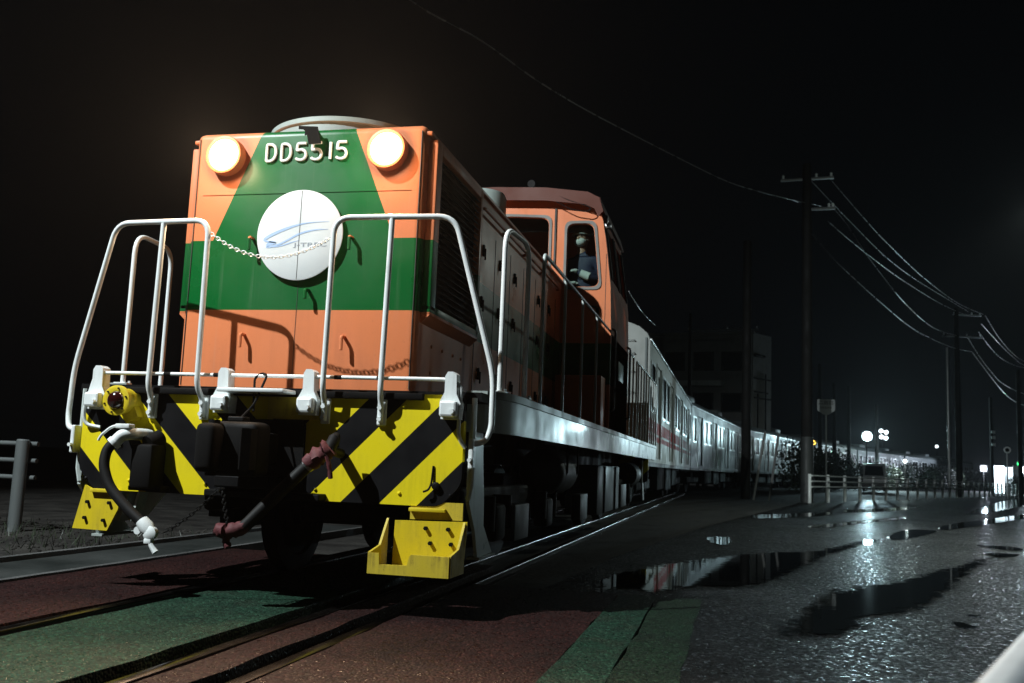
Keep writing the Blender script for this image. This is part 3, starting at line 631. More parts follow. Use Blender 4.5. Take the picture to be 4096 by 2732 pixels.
# --- brake hose on the left with white cock and coupling head
bh = tube_obj('brake_hose', [(-0.835, -0.20, 0.87), (-0.875, -0.22, 0.82), (-0.875, -0.24, 0.73), (-0.82, -0.25, 0.61), (-0.70, -0.25, 0.50), (-0.575, -0.25, 0.41)], 0.03, 'rubber', L, 14, 0.07)
simple('angle_cock', 'white', bh, lambda bm: (tube(bm, fillet([(-0.74, -0.02, 0.915), (-0.76, -0.16, 0.915), (-0.80, -0.19, 0.91), (-0.845, -0.205, 0.855)], 0.03), 0.036, 14), cyl(bm, (-0.835, -0.20, 0.868), (-0.85, -0.208, 0.85), 0.042, n=14), box(bm, -0.845, -0.75, -0.21, -0.15, 0.945, 0.972, 0.006)), 40)
tube_obj('cock_handle', [(-0.79, -0.18, 0.965), (-0.87, -0.20, 0.955), (-0.93, -0.21, 0.90), (-0.945, -0.21, 0.87)], 0.0085, 'white', bh, 8, 0.03)
simple('coupling_head', 'white', bh, lambda bm: (tube(bm, [(-0.585, -0.25, 0.425), (-0.55, -0.25, 0.39), (-0.52, -0.25, 0.355)], 0.04, 14, radii=[0.036, 0.044, 0.03]), lathe(bm, [(0.034, -0.235), (0.04, -0.275), (0.02, -0.285)], (-0.515, 0, 0.36), n=18), tube(bm, [(-0.525, -0.26, 0.335), (-0.50, -0.265, 0.29), (-0.47, -0.265, 0.255)], 0.012, 8, radii=[0.02, 0.014, 0.018]), box(bm, -0.545, -0.50, -0.28, -0.24, 0.30, 0.33, 0.006)), 40)
simple('hose_ring', 'white', bh, lambda bm: lathe(bm, [(0.02, -0.24), (0.022, -0.265)], (-0.60, 0, 0.37), n=14))
simple('jumper_receptacle', 'dark', L, lambda bm: (box(bm, -0.76, -0.62, -0.16, -0.001, 0.60, 0.86, 0.02), box(bm, -0.80, -0.58, -0.10, -0.001, 0.585, 0.615, 0.008), cyl(bm, (-0.69, -0.10, 0.86), (-0.66, -0.02, 0.90), 0.05, n=14)), 40)
# --- right hose wrapped in red cloth
h2 = tube_obj('air_hose', [(0.46, -0.20, 0.83), (0.38, -0.21, 0.765), (0.24, -0.27, 0.60), (0.10, -0.34, 0.43)], 0.036, 'rubber', L, 14, 0.06)
simple('hose_collar', 'steel', h2, lambda bm: cyl(bm, (0.405, -0.208, 0.787), (0.385, -0.21, 0.769), 0.040, n=16))
def rag(bm, pts, r, seed):
    rnd = random.Random(seed); P = fillet(pts, 0.04, 4); rr = [r*rnd.uniform(0.75, 1.2) for _ in P]; tube(bm, P, r, 12, radii=rr)
    for vtx in bm.verts: vtx.co += Vector((rnd.uniform(-1, 1), rnd.uniform(-1, 1), rnd.uniform(-1, 1)))*r*0.16
simple('red_wrapping', 'red_cloth', h2, lambda bm: (rag(bm, [(0.385, -0.21, 0.775), (0.44, -0.20, 0.82), (0.49, -0.19, 0.86), (0.51, -0.19, 0.88)], 0.052, 3), rag(bm, [(0.51, -0.23, 0.83), (0.53, -0.23, 0.77), (0.535, -0.22, 0.71)], 0.014, 4)), 60)
simple('red_wrapping', 'red_cloth', h2, lambda bm: (rag(bm, [(0.11, -0.33, 0.44), (0.06, -0.36, 0.41), (0.0, -0.37, 0.405), (-0.045, -0.37, 0.415)], 0.036, 5), rag(bm, [(0.02, -0.36, 0.40), (0.01, -0.36, 0.35), (0.03, -0.36, 0.32)], 0.022, 6)), 60)
simple('hose_cock', 'rubber', h2, lambda bm: (tube(bm, [(0.50, -0.18, 0.87), (0.515, -0.15, 0.93), (0.515, -0.12, 0.95)], 0.03, 12, radii=[0.035, 0.034, 0.02]), cyl(bm, (0.5, -0.02, 0.85), (0.5, -0.2, 0.87), 0.03, n=12)), 40)
# wire hook low on the beam
tube_obj('cable_hook', [(1.055, -0.004, 0.80), (1.05, -0.012, 0.70), (1.04, -0.03, 0.665), (1.01, -0.03, 0.655)], 0.006, 'dark', L, 6, 0.02)
simple('hook_plate', 'dark', L, lambda bm: lathe(bm, [(0.022, 0.0), (0.022, -0.02), (0.01, -0.024)], (1.075, 0, 0.69), n=12))
# --- chains
def chain(name, a, b2, sag, mat, parent, link=0.034, r=0.0026):
    a, b2 = Vector(a), Vector(b2); n = 40; P = []
    for k in range(n+1):
        t = k/n; p = a.lerp(b2, t); p.z -= sag*4*t*(1-t); P.append(p)
    length = sum((q-p).length for p, q in zip(P, P[1:])); cnt = int(length/(link*0.72)); bm = B()
    def at(s):
        for p, q in zip(P, P[1:]):
            l = (q-p).length
            if s <= l: return p.lerp(q, s/l), (q-p).normalized()
            s -= l
        return P[-1], (P[-1]-P[-2]).normalized()
    for k in range(cnt):
        c, d = at((k+0.5)*length/cnt); u, w = frame_of(d); s = u if k % 2 else w
        ring = [c+d*(math.cos(2*math.pi*q/10)*link/2)+s*(math.sin(2*math.pi*q/10)*link*0.3) for q in range(10)]
        vs = []
        for q in range(10):
            t_ = (ring[(q+1) % 10]-ring[q-1]).normalized(); n1 = t_.cross(u if s is w else w).normalized(); n2 = t_.cross(n1)
            vs.append([bm.verts.new(ring[q]+(n1*math.cos(2*math.pi*e/5)+n2*math.sin(2*math.pi*e/5))*r) for e in range(5)])
        for q in range(10):
            for e in range(5): bm.faces.new((vs[q][e], vs[q][(e+1) % 5], vs[(q+1) % 10][(e+1) % 5], vs[(q+1) % 10][e]))
    return finish(name, bm, mat, parent, 60)
chain('safety_chain', (-0.39, -0.10, 2.135), (0.395, -0.10, 2.10), 0.135, 'white', L)
chain('coupler_chain', (-0.12, -0.24, 0.625), (-0.42, -0.27, 0.37), 0.02, 'dark', L)
chain('coupler_chain', (-0.10, -0.24, 0.625), (0.01, -0.35, 0.43), 0.01, 'dark', L)
# --- cab
YC, YR = 5.22, 7.05
cabx = [(1.372, 1.251), (1.372, 2.30), (1.355, 2.83), (1.292, 3.34), (1.232, 3.70)]
def cab_outline():
    top = [(1.19, 3.80), (1.08, 3.848), (0.6, 3.91), (0.0, 3.93)]
    right = cabx+top
    return right+[(-x, z) for x, z in right[::-1][1:]]
cab = panel('cab_front', [cab_outline(), rpoly([(0.853, 2.83), (1.225, 2.83), (1.145, 3.55), (0.853, 3.55)], 0.09), rpoly([(0.10, 2.98), (0.635, 2.98), (0.635, 3.62), (0.10, 3.65)], 0.09),
    rpoly([(-0.853, 2.83), (-1.225, 2.83), (-1.145, 3.55), (-0.853, 3.55)], 0.09), rpoly([(-0.10, 2.98), (-0.635, 2.98), (-0.635, 3.62), (-0.10, 3.65)], 0.09)], YC, YC+0.05, 'xz', 'livery_plain', L)
for sx in (-1, 1):
    for q, nm in (([(0.853, 2.83), (1.225, 2.83), (1.145, 3.55), (0.853, 3.55)], 'door_window'), ([(0.10, 2.98), (0.635, 2.98), (0.635, 3.62), (0.10, 3.65)], 'front_window')):
        cx = sum(p[0] for p in q)/4; cz = sum(p[1] for p in q)/4
        def sc(s, q=q, cx=cx, cz=cz): return rpoly([(sx*(cx+(x-cx)+math.copysign(s, x-cx)), z+math.copysign(s, z-cz)) for x, z in q], 0.09)
        fr = panel(nm+'_seal', [sc(0.035), sc(-0.006)], YC-0.012, YC-0.001, 'xz', 'seal', cab)
        panel(nm+'_pane', [sc(0.001)], YC+0.018, YC+0.022, 'xz', 'glass', fr)
    # door outline, hinge post, handle
    seam('door_seam', (sx*0.712-0.01, sx*0.712+0.01, YC-0.018, YC-0.001, 3.09, 3.73), cab, 'seam')
    seam('door_seam', (sx*1.30-0.0025, sx*1.30+0.0025, YC-0.003, YC+0.002, 2.28, 3.2), cab, 'seam')
    simple('door_handle', 'dark', cab, lambda bm: (box(bm, sx*1.195, sx*1.235, YC-0.02, YC-0.001, 2.48, 2.60, 0.005), tube(bm, fillet([(sx*1.215, YC-0.02, 2.585), (sx*1.215, YC-0.06, 2.585), (sx*1.12, YC-0.065, 2.60)], 0.02), 0.012, 8)))
    # cab sides with two window openings
    def side_poly(xz): return xz
    bm = B()
    cols = [YC+0.05, YC+0.14, YC+0.80, YC+0.93, YR-0.16, YR]
    zz = [1.251, 2.30, 2.83, 2.95, 3.34, 3.55, 3.70]
    def xat(z):
        for (x0, z0), (x1, z1) in zip(cabx, cabx[1:]):
            if z <= z1: return x0+(x1-x0)*max(0, (z-z0)/(z1-z0))
        return cabx[-1][0]
    grid = [[bm.verts.new((sx*xat(z), y, z)) for z in zz] for y in cols]
    for i in range(len(cols)-1):
        for j in range(len(zz)-1):
            if i in (1, 3) and j in (3, 4): continue
            bm.faces.new((grid[i][j], grid[i+1][j], grid[i+1][j+1], grid[i][j+1]))
    bmesh.ops.solidify(bm, geom=bm.faces[:], thickness=0.03)
    sd = finish('cab_side', bm, 'livery_plain', L)
    for i in (1, 3):
        simple('side_window_pane', 'dark_glass', sd, lambda bm: bm.faces.new([bm.verts.new((sx*(xat(z)-0.012), y, z)) for y, z in ((cols[i]-0.02, 2.93), (cols[i+1]+0.02, 2.93), (cols[i+1]+0.02, 3.57), (cols[i]-0.02, 3.57))]))
        for y in (cols[i], cols[i+1]): tube_obj('window_rail', [(sx*(xat(2.93)+0.012), y, 2.93), (sx*(xat(3.57)+0.012), y, 3.57)], 0.012, 'steel', sd, 6)
    box_obj('number_plate', (*sorted((sx*1.373, sx*1.380)), YC+0.75, YC+1.25, 1.86, 2.08), 'livery_plain', sd, 0.002)
    tube_obj('cab_grab_rail', [(sx*1.37, YC+0.12, 1.45), (sx*1.41, YC+0.12, 1.47), (sx*1.41, YC+0.12, 2.35), (sx*1.37, YC+0.12, 2.37)], 0.013, 'steel', sd, 8, 0.03)
    tube_obj('cab_grab_rail', [(sx*1.37, YR-0.1, 1.45), (sx*1.41, YR-0.1, 1.47), (sx*1.41, YR-0.1, 2.35), (sx*1.37, YR-0.1, 2.37)], 0.013, 'steel', sd, 8, 0.03)
    box_obj('locker', (*sorted((sx*0.83, sx*1.33)), 4.86, 5.215, 1.252, 1.80), 'orange', L, 0.01)
panel('cab_rear', [cab_outline()], YR, YR+0.04, 'xz', 'livery_plain', L)
# roof
def roof_prof(o_): return [(1.25+o_, 3.665), (1.205+o_, 3.80+o_), (1.085, 3.872+o_), (0.6, 3.935+o_), (0.0, 3.955+o_)]
ro = roof_prof(0.02); ri = roof_prof(-0.012)
op = ro+[(-x, z) for x, z in ro[::-1][1:]]; ip = ri+[(-x, z) for x, z in ri[::-1][1:]]
roof = simple('cab_roof', 'roof_brown', L, lambda bm: prism(bm, op+ip[::-1], YC-0.105, YR+0.12), 40)
vo = roof_prof(0.015); vi = [(1.21, 3.60), (1.165, 3.695), (1.06, 3.745), (0.6, 3.80), (0.0, 3.82)]
simple('roof_visor', 'roof_brown', roof, lambda bm: prism(bm, vo+[(-x, z) for x, z in vo[::-1][1:]]+[(-x, z) for x, z in vi[:-1]]+vi[::-1], YC-0.118, YC-0.106))
simple('air_horn', 'dark', roof, lambda bm: (lathe(bm, [(0.012, 5.45), (0.016, 5.25), (0.045, 5.17)], (0.42, 0, 4.02), n=14), box(bm, 0.40, 0.44, 5.38, 5.44, 3.93, 4.01)), 40)
tube_obj('antenna_cable', [(0.62, YC-0.108, 3.92), (0.86, YC-0.115, 3.80), (1.10, YC-0.112, 3.72), (1.13, YC-0.11, 3.69), (1.08, YC-0.11, 3.66), (0.90, YC-0.112, 3.69), (0.70, YC-0.112, 3.80)], 0.006, 'rubber', roof, 6, 0.06)
simple('marker_lamp', 'steel', roof, lambda bm: (box(bm, 1.26, 1.34, YC+0.03, YC+0.10, 3.50, 3.56, 0.012), box(bm, 1.24, 1.30, YC+0.05, YC+0.08, 3.52, 3.66, 0.004)), 40)
# cab inside
box_obj('cab_floor', (-1.33, 1.33, YC+0.05, YR, 1.85, 1.90), 'under', L)
box_obj('cab_desk', (-0.9, 0.72, YC+0.1, YC+0.45, 1.90, 2.86), 'under_grey', L, 0.02)
seat = simple('driver_seat', 'rubber', L, lambda bm: (box(bm, 0.72, 1.20, 6.05, 6.5, 2.32, 2.42, 0.03), box(bm, 0.72, 1.20, 6.48, 6.58, 2.4, 3.05, 0.03), cyl(bm, (0.96, 6.28, 1.9), (0.96, 6.28, 2.33), 0.05, n=12)), 40)
# --- rear bonnet
bm = B(); box(bm, -WB, WB, YR+0.04, 11.95, 1.223, 2.60, 0.04, 3); rbn = finish('rear_bonnet', bm, 'livery_plain', L, 40)
for y in (7.7, 8.4, 9.1, 9.8, 10.5, 11.2):
    for sx in (-1, 1): seam('door_seam', (*sorted((sx*(WB-0.01), sx*(WB+0.003))), y, y+0.008, 1.28, 2.4), rbn)
panel('rear_beam', [rrect(-1.22, 1.22, 0.6, 1.2, 0.08)], 12.3, 12.35, 'xz', 'hazard', L)
# --- running gear
def bogie(y0):
    bg_ = simple('bogie', 'under', L, lambda bm: (box(bm, -0.95, -0.86, y0-1.55, y0+1.55, 0.42, 0.66, 0.03), box(bm, 0.86, 0.95, y0-1.55, y0+1.55, 0.42, 0.66, 0.03), box(bm, -0.9, 0.9, y0-0.2, y0+0.2, 0.4, 0.75, 0.02)))
    for dy in (-0.95, 0.95):
        simple('wheelset', 'under', bg_, lambda bm: (lathe(bm, [(0.30, -0.60), (0.41, -0.59), (0.41, -0.51), (0.43, -0.50), (0.43, -0.475), (0.32, -0.47), (0.3, -0.49), (0.10, -0.5), (0.08, -0.45)], (0, y0+dy, 0.405), 'x', 36), lathe(bm, [(0.08, 0.45), (0.10, 0.5), (0.3, 0.49), (0.32, 0.47), (0.43, 0.475), (0.43, 0.50), (0.41, 0.51), (0.41, 0.59), (0.30, 0.60)], (0, y0+dy, 0.405), 'x', 36), cyl(bm, (-0.9, y0+dy, 0.405), (0.9, y0+dy, 0.405), 0.07, n=16)), 40)
        for sx in (-1, 1): simple('axle_box', 'under', bg_, lambda bm: (box(bm, *sorted((sx*0.95, sx*1.08)), y0+dy-0.14, y0+dy+0.14, 0.28, 0.54, 0.03), cyl(bm, (sx*1.02, y0+dy-0.25, 0.36), (sx*1.02, y0+dy-0.25, 0.6), 0.07, n=14), cyl(bm, (sx*1.02, y0+dy+0.25, 0.36), (sx*1.02, y0+dy+0.25, 0.6), 0.07, n=14)), 40)
bogie(2.55); bogie(9.75)
simple('underframe_box', 'under', L, lambda bm: box(bm, -0.72, 0.72, 0.3, 12.0, 0.82, 1.16))
for sx in (-1, 1):
    simple('air_reservoir', 'under_grey', L, lambda bm: lathe(bm, [(0.06, 3.40), (0.16, 3.43), (0.205, 3.48), (0.215, 3.55), (0.215, 4.30), (0.205, 4.37), (0.16, 4.42), (0.06, 4.45)], (sx*0.98, 0, 0.775), n=30), 40)
    for y in (3.64, 4.24): simple('reservoir_strap', 'under', L, lambda bm: tube(bm, [(sx*1.20, y, 1.15), (sx*1.20, y, 0.78), (sx*1.08, y, 0.56)], 0.012, 6))
    tube_obj('air_pipe', [(sx*1.1, 2.94, 1.15), (sx*1.1, 2.94, 1.03), (sx*1.1, 4.9, 1.03), (sx*1.1, 4.9, 1.15)], 0.02, 'under_grey', L, 8, 0.05)
    box_obj('sand_box', (*sorted((sx*1.02, sx*1.12)), 1.86, 2.36, 0.26, 0.53), 'under_grey', L, 0.012)
    box_obj('sand_box', (*sorted((sx*1.02, sx*1.12)), 5.03, 5.54, 0.26, 0.54), 'under_grey', L, 0.012)
    bx_ = box_obj('battery_box', (*sorted((sx*0.75, sx*1.14)), 6.2, 8.4, 0.27, 0.86), 'under_grey', L, 0.02)
    for y in (6.75, 7.85): box_obj('box_strap', (*sorted((sx*1.141, sx*1.16)), y, y+0.05, 0.28, 0.85), 'under', bx_)
    box_obj('sand_box', (*sorted((sx*1.02, sx*1.12)), 8.9, 9.6, 0.27, 0.6), 'under_grey', L, 0.012)
    simple('air_reservoir', 'under_grey', L, lambda bm: lathe(bm, [(0.06, 10.7), (0.19, 10.76), (0.2, 11.4), (0.06, 11.45)], (sx*0.98, 0, 0.74), n=24), 40)
    simple('rear_step', 'grey_plate', L, lambda bm: prism(bm, [(12.05, 1.0), (12.3, 1.0), (12.35, 0.7), (12.6, 0.28), (12.4, 0.28), (12.1, 0.72)], sx*1.1, sx*1.13, 'yz'))
# --- driver (seated, looking out through the door window)
drv = thing('person', 'driver in navy jacket, pale helmet and white mask behind the cab window', 'person', (0.99, 5.50, 2.63), R(-14))
def skin_body(name, joints, edges, mat, parent, sub=2):
    me = bpy.data.meshes.new(name); me.from_pydata([j[0] for j in joints], edges, [])
    ob = bpy.data.objects.new(name, me); COL.objects.link(ob)
    md = ob.modifiers.new('skin', 'SKIN'); sk = me.skin_vertices[0].data
    for i, j in enumerate(joints): sk[i].radius = (j[1], j[2]); 
    sk[0].use_root = True
    md.use_smooth_shade = True
    sm = ob.modifiers.new('sub', 'SUBSURF'); sm.levels = sub; sm.render_levels = sub
    dg = bpy.context.evaluated_depsgraph_get(); nm = bpy.data.meshes.new_from_object(ob.evaluated_get(dg))
    bpy.data.objects.remove(ob); nm.materials.clear()
    return obj_from(name, nm, mat, parent, 80)
body = skin_body('body', [((0, 0, 0.08), .17, .13), ((0, -0.01, 0.28), .17, .12), ((0, -0.02, 0.48), .19, .125), ((0, -0.02, 0.58), .09, .08), ((0, -0.03, 0.66), .055, .06),
    ((-0.19, -0.02, 0.53), .07, .07), ((-0.26, 0.0, 0.28), .052, .052), ((-0.17, -0.14, 0.20), .042, .042), ((-0.06, -0.19, 0.25), .032, .025),
    ((0.19, -0.02, 0.53), .07, .07), ((0.26, -0.02, 0.31), .052, .052), ((0.14, -0.17, 0.33), .042, .042), ((0.02, -0.20, 0.39), .032, .025),
    ((-0.10, 0.0, -0.05), .09, .09), ((-0.11, -0.02, -0.36), .07, .07), ((-0.11, 0.02, -0.66), .05, .05), ((-0.11, -0.10, -0.69), .04, .03),
    ((0.10, 0.0, -0.05), .09, .09), ((0.11, -0.02, -0.36), .07, .07), ((0.11, 0.02, -0.66), .05, .05), ((0.11, -0.10, -0.69), .04, .03)],
    [(0, 1), (1, 2), (2, 3), (3, 4), (2, 5), (5, 6), (6, 7), (7, 8), (2, 9), (9, 10), (10, 11), (11, 12), (0, 13), (13, 14), (14, 15), (15, 16), (0, 17), (17, 18), (18, 19), (19, 20)], 'navy', drv)
def ellipsoid(bm, c, rx, ry, rz, cut=None, n=20):
    bmesh.ops.create_uvsphere(bm, u_segments=n, v_segments=n//2+2, radius=1, matrix=Matrix.Translation(c) @ Matrix.Diagonal((rx, ry, rz, 1)))
def headbuild(bm):
    ellipsoid(bm, (0, -0.045, 0.80), 0.078, 0.098, 0.115)
    for vtx in bm.verts:
        if vtx.co.z < 0.76 and vtx.co.y < -0.05: vtx.co.x *= 0.85
    ellipsoid(bm, (0, -0.147, 0.79), 0.014, 0.02, 0.024, n=10)
    for s in (-1, 1): ellipsoid(bm, (s*0.08, -0.035, 0.80), 0.012, 0.022, 0.034, n=10)
    cyl(bm, (0, -0.03, 0.62), (0, -0.035, 0.74), 0.055, 0.052, 14)
hd = simple('head', 'skin', drv, headbuild, 80)
for s in (-1, 1): simple('eye', 'rubber', hd, lambda bm: ellipsoid(bm, (s*0.03, -0.134, 0.815), 0.013, 0.008, 0.007, n=8))
simple('face_mask', 'mask_white', hd, lambda bm: (ellipsoid(bm, (0, -0.095, 0.755), 0.072, 0.066, 0.055), tube(bm, [(-0.07, -0.10, 0.77), (-0.082, -0.03, 0.80)], 0.003, 6), tube(bm, [(0.07, -0.10, 0.77), (0.082, -0.03, 0.80)], 0.003, 6)), 80)
def helm(bm):
    ellipsoid(bm, (0, -0.035, 0.845), 0.105, 0.128, 0.105, n=24)
    geom = bm.verts[:]+bm.edges[:]+bm.faces[:]; bmesh.ops.bisect_plane(bm, geom=geom, plane_co=(0, 0, 0.845), plane_no=(0, 0, -1), clear_outer=True)
    lathe(bm, [(0.10, 0.838), (0.118, 0.84), (0.118, 0.846), (0.10, 0.85)], (0, -0.05, 0), 'z', 24)
simple('helmet', 'helmet', hd, helm, 60)
simple('cuff_band', 'mask_white', drv, lambda bm: tube(bm, [(0.15, -0.155, 0.330), (0.055, -0.19, 0.372)], 0.047, 12, radii=[0.050, 0.044]), 50)
def hand(bm, c, s):
    ellipsoid(bm, c, 0.040, 0.045, 0.022, n=12)
    for k in range(4):
        x = c[0]+(k-1.5)*0.019; l = (0.045, 0.055, 0.052, 0.04)[k]
        tube(bm, [(x, c[1]-0.03, c[2]), (x, c[1]-0.03-l*0.6, c[2]+0.004), (x, c[1]-0.03-l, c[2]-0.018)], 0.008, 6, radii=[.009, .0085, .007])
    tube(bm, [(c[0]+s*0.03, c[1]+0.01, c[2]), (c[0]+s*0.055, c[1]-0.015, c[2]-0.004), (c[0]+s*0.055, c[1]-0.04, c[2]-0.012)], 0.009, 6)
simple('hands', 'mask_white', drv, lambda bm: (hand(bm, (-0.03, -0.165, 0.265), 1), hand(bm, (-0.01, -0.165, 0.405), -1)), 60)

# ------------------------------------------------------------------ helpers for placing far things
def ray(u, v): return FW + RT*((u-2048)/FPX) - UP*((v-1366)/FPX)
def hit_plane(u, v, p, n):
    d = ray(u, v); t = (Vector(p)-CAM).dot(n)/d.dot(n); return CAM+d*t
def at_depth_y(u, v, y):
    d = ray(u, v); return CAM+d*((y-CAM.y)/d.y)
def hit_path(u, path):
    """where the vertical plane through image column u (at the horizon) crosses a polyline on the ground"""
    d = ray(u, 1920); 
    for a, b2 in zip(path, path[1:]):
        a, b2 = Vector((a[0], a[1], 0)), Vector((b2[0], b2[1], 0)); n = Vector((d.y, -d.x, 0)); da, db = (a-CAM).dot(n), (b2-CAM).dot(n)
        if da*db <= 0: return a.lerp(b2, da/(da-db))
    return b2
def zpx(v, p, u):
    """height above ground of image row v at ground point p"""
    d = ray(u, v); t = math.hypot(p.x-CAM.x, p.y-CAM.y)/math.hypot(d.x, d.y); return CAM.z+d.z*t

# ------------------------------------------------------------------ coaches
CL, HW = 18.0, 1.31
def coach_parts(root, side, red, endmat):
    roofp = [(HW, 3.30), (1.25, 3.45), (1.10, 3.58), (0.75, 3.72), (0.0, 3.80)]
    full = roofp+[(-x, z) for x, z in roofp[::-1][1:]]
    simple('roof', 'coach_roof', root, lambda bm: prism(bm, full, 0.03, CL-0.03), 35)
    endp = [(HW, 0.98)]+roofp; endp = endp+[(-x, z) for x, z in endp[::-1] if x > 0]
    for y in (0.0, CL-0.04):
        e = panel('end_wall', [endp], y, y+0.04, 'xz', endmat, root)
        simple('gangway_door', 'coach_dark', e, lambda bm: box(bm, -0.38, 0.38, y-0.06 if y == 0 else y+0.04, y-0.001 if y == 0 else y+0.10, 1.05, 2.95, 0.02))
        if y == 0:
            for z in (1.5, 1.9, 2.3, 2.7, 3.05, 3.3): tube_obj('rung', [(0.80, 0, z), (0.80, -0.06, z), (1.02, -0.06, z), (1.02, 0, z)], 0.011, endmat, e, 6)
            tube_obj('drain_pipe', [(1.24, -0.03, 3.36), (1.24, -0.03, 1.0)], 0.022, 'coach_roof', e, 8)
    doors = [2.3, 6.75, 11.25, 15.7]
    wins = [(0.35, 1.30), (3.35, 4.45), (4.6, 5.70), (7.8, 8.92), (9.08, 10.2), (12.3, 13.4), (13.55, 14.65), (16.7, 17.6)]
    for sx in (-1, 1):
        loops = [[(0.04, 0.98), (CL-0.04, 0.98), (CL-0.04, 3.33), (0.04, 3.33)]]
        loops += [rrect(a, b2, 2.0, 2.93, 0.08) for a, b2 in wins]+[rrect(d-0.66, d+0.66, 1.08, 3.02, 0.05) for d in doors]
        w = panel('side_wall', loops, *sorted((sx*HW, sx*(HW-0.05))), 'yz', side, root)
        if sx < 0 and False: continue
        for a, b2 in wins:
            f = panel('window_frame', [rrect(a-0.04, b2+0.04, 1.96, 2.97, 0.10), rrect(a+0.02, b2-0.02, 2.02, 2.91, 0.07)], *sorted((sx*(HW+0.001), sx*(HW+0.014))), 'yz', 'stainless_bright', w)
            panel('window_pane', [rrect(a-0.01, b2+0.01, 1.99, 2.94, 0.08)], *sorted((sx*(HW-0.03), sx*(HW-0.024))), 'yz', 'coach_glass', f)
        for d in doors:
            for s in (-1, 1):
                c = d+s*0.325
                lf = panel('door_leaf', [rrect(c-0.32, c+0.32, 1.09, 3.0, 0.02), rrect(c-0.20, c+0.20, 1.85, 2.85, 0.07)], *sorted((sx*(HW-0.045), sx*(HW-0.02))), 'yz', side, w)
                panel('door_pane', [rrect(c-0.21, c+0.21, 1.84, 2.86, 0.07)], *sorted((sx*(HW-0.040), sx*(HW-0.034))), 'yz', 'coach_glass', lf)
            for s in (-1, 1): simple('door_edge', 'stainless_bright', w, lambda bm: box(bm, *sorted((sx*(HW-0.01), sx*(HW+0.022))), d+s*0.67-0.02, d+s*0.67+0.02, 1.06, 3.04, 0.006))
        simple('gutter', 'stainless_bright', w, lambda bm: box(bm, *sorted((sx*(HW-0.01), sx*(HW+0.03))), 0.02, CL-0.02, 3.31, 3.345, 0.006))
        simple('lower_skirt', 'under_grey', w, lambda bm: box(bm, *sorted((sx*(HW-0.06), sx*(HW-0.012))), 0.05, CL-0.05, 0.90, 0.979))
        if red:
            for z0, z1 in ((1.58, 1.83), (1.42, 1.53)):
                segs = []; y = 0.05
                for d in doors: segs.append((y, d-0.70)); segs.append((d-0.64, d+0.64)); y = d+0.70
                segs.append((y, CL-0.05))
                for k, (a, b2) in enumerate(segs):
                    x = HW if k % 2 == 0 else HW-0.0195
                    simple('red_stripe', 'coach_red', w, lambda bm: box(bm, *sorted((sx*(x+0.0005), sx*(x+0.003))), a, b2, z0, z1))
    for y0, y1 in ((3.0, 4.8), (12.5, 14.3)):
        simple('air_conditioner', 'coach_roof', root, lambda bm: box(bm, -0.7, 0.7, y0, y1, 3.70, 4.0, 0.08, 3), 40)
    u = simple('underfloor_equipment', 'under', root, lambda bm: (box(bm, -1.1, 1.1, 5.2, 7.4, 0.35, 0.95, 0.02), box(bm, -1.1, 1.1, 8.0, 10.1, 0.3, 0.95, 0.02), box(bm, -1.1, 1.1, 10.6, 12.6, 0.4, 0.95, 0.02), box(bm, -0.9, 0.9, 0.2, CL-0.2, 0.85, 0.98)))
    for y0 in (2.6, CL-2.6):
        bg_ = simple('bogie', 'under', root, lambda bm: (box(bm, -1.0, -0.9, y0-1.5, y0+1.5, 0.4, 0.62, 0.03), box(bm, 0.9, 1.0, y0-1.5, y0+1.5, 0.4, 0.62, 0.03), box(bm, -0.95, 0.95, y0-0.25, y0+0.25, 0.4, 0.8)))
        for dy in (-1.05, 1.05):
            simple('wheelset', 'under', bg_, lambda bm: (cyl(bm, (0.49, y0+dy, 0.42), (0.58, y0+dy, 0.42), 0.42, n=24), cyl(bm, (-0.58, y0+dy, 0.42), (-0.49, y0+dy, 0.42), 0.42, n=24), cyl(bm, (-0.95, y0+dy, 0.42), (0.95, y0+dy, 0.42), 0.08, n=10)), 40)
    simple('coach_coupler', 'under', root, lambda bm: (box(bm, -0.1, 0.1, -0.42, 0.3, 0.8, 1.0, 0.02), box(bm, -0.1, 0.1, CL-0.3, CL+0.34, 0.8, 1.0, 0.02)))
def copy_tree(o, parent=None):
    c = o.copy(); COL.objects.link(c); c.parent = parent
    for ch in o.children: copy_tree(ch, c)
    return c
heads = [0.2, 6.5, 13.5, 19.5, 21.5, 22.5, 23.5]
pos = Vector((-0.17, 13.15, 0)); coaches = []; side_path = [(1.14, 13.15)]
labels = ['pale coach with two red stripes coupled behind the orange locomotive', 'plain steel coach coupled behind the red striped one', 'steel coach passing behind the thick dark pole',
    'steel coach passing behind the pointed sign post', 'steel coach beside the glaring floodlight', 'brightly lit steel coach rising behind the hedge', 'last steel coach of the train beside the white hoarding']
for i, h in enumerate(heads):
    d = Vector((math.sin(R(h)), math.cos(R(h)), 0))
    if i < 2:
        c = thing('coach', labels[i], 'railway coach', pos, -R(h), 'coaches of the train')
        coach_parts(c, 'coach_white' if i == 0 else 'stainless', i == 0, 'coach_white' if i == 0 else 'stainless')
        if i == 1: proto = c
    else:
        c = copy_tree(proto); c.location = pos; c.rotation_euler.z = -R(h); c['label'] = labels[i]
    nrm = Vector((d.y, -d.x, 0))
    side_path.append(tuple((pos+d*CL+nrm*HW)[:2])); pos = pos+d*(CL+0.62)
def offset_path(path, w):
    out = []
    for i, p in enumerate(path):
        a = Vector(path[max(0, i-1)]); b2 = Vector(path[min(len(path)-1, i+1)]); d = (b2-a).normalized(); out.append((p[0]+d.y*w, p[1]-d.x*w))
    return out
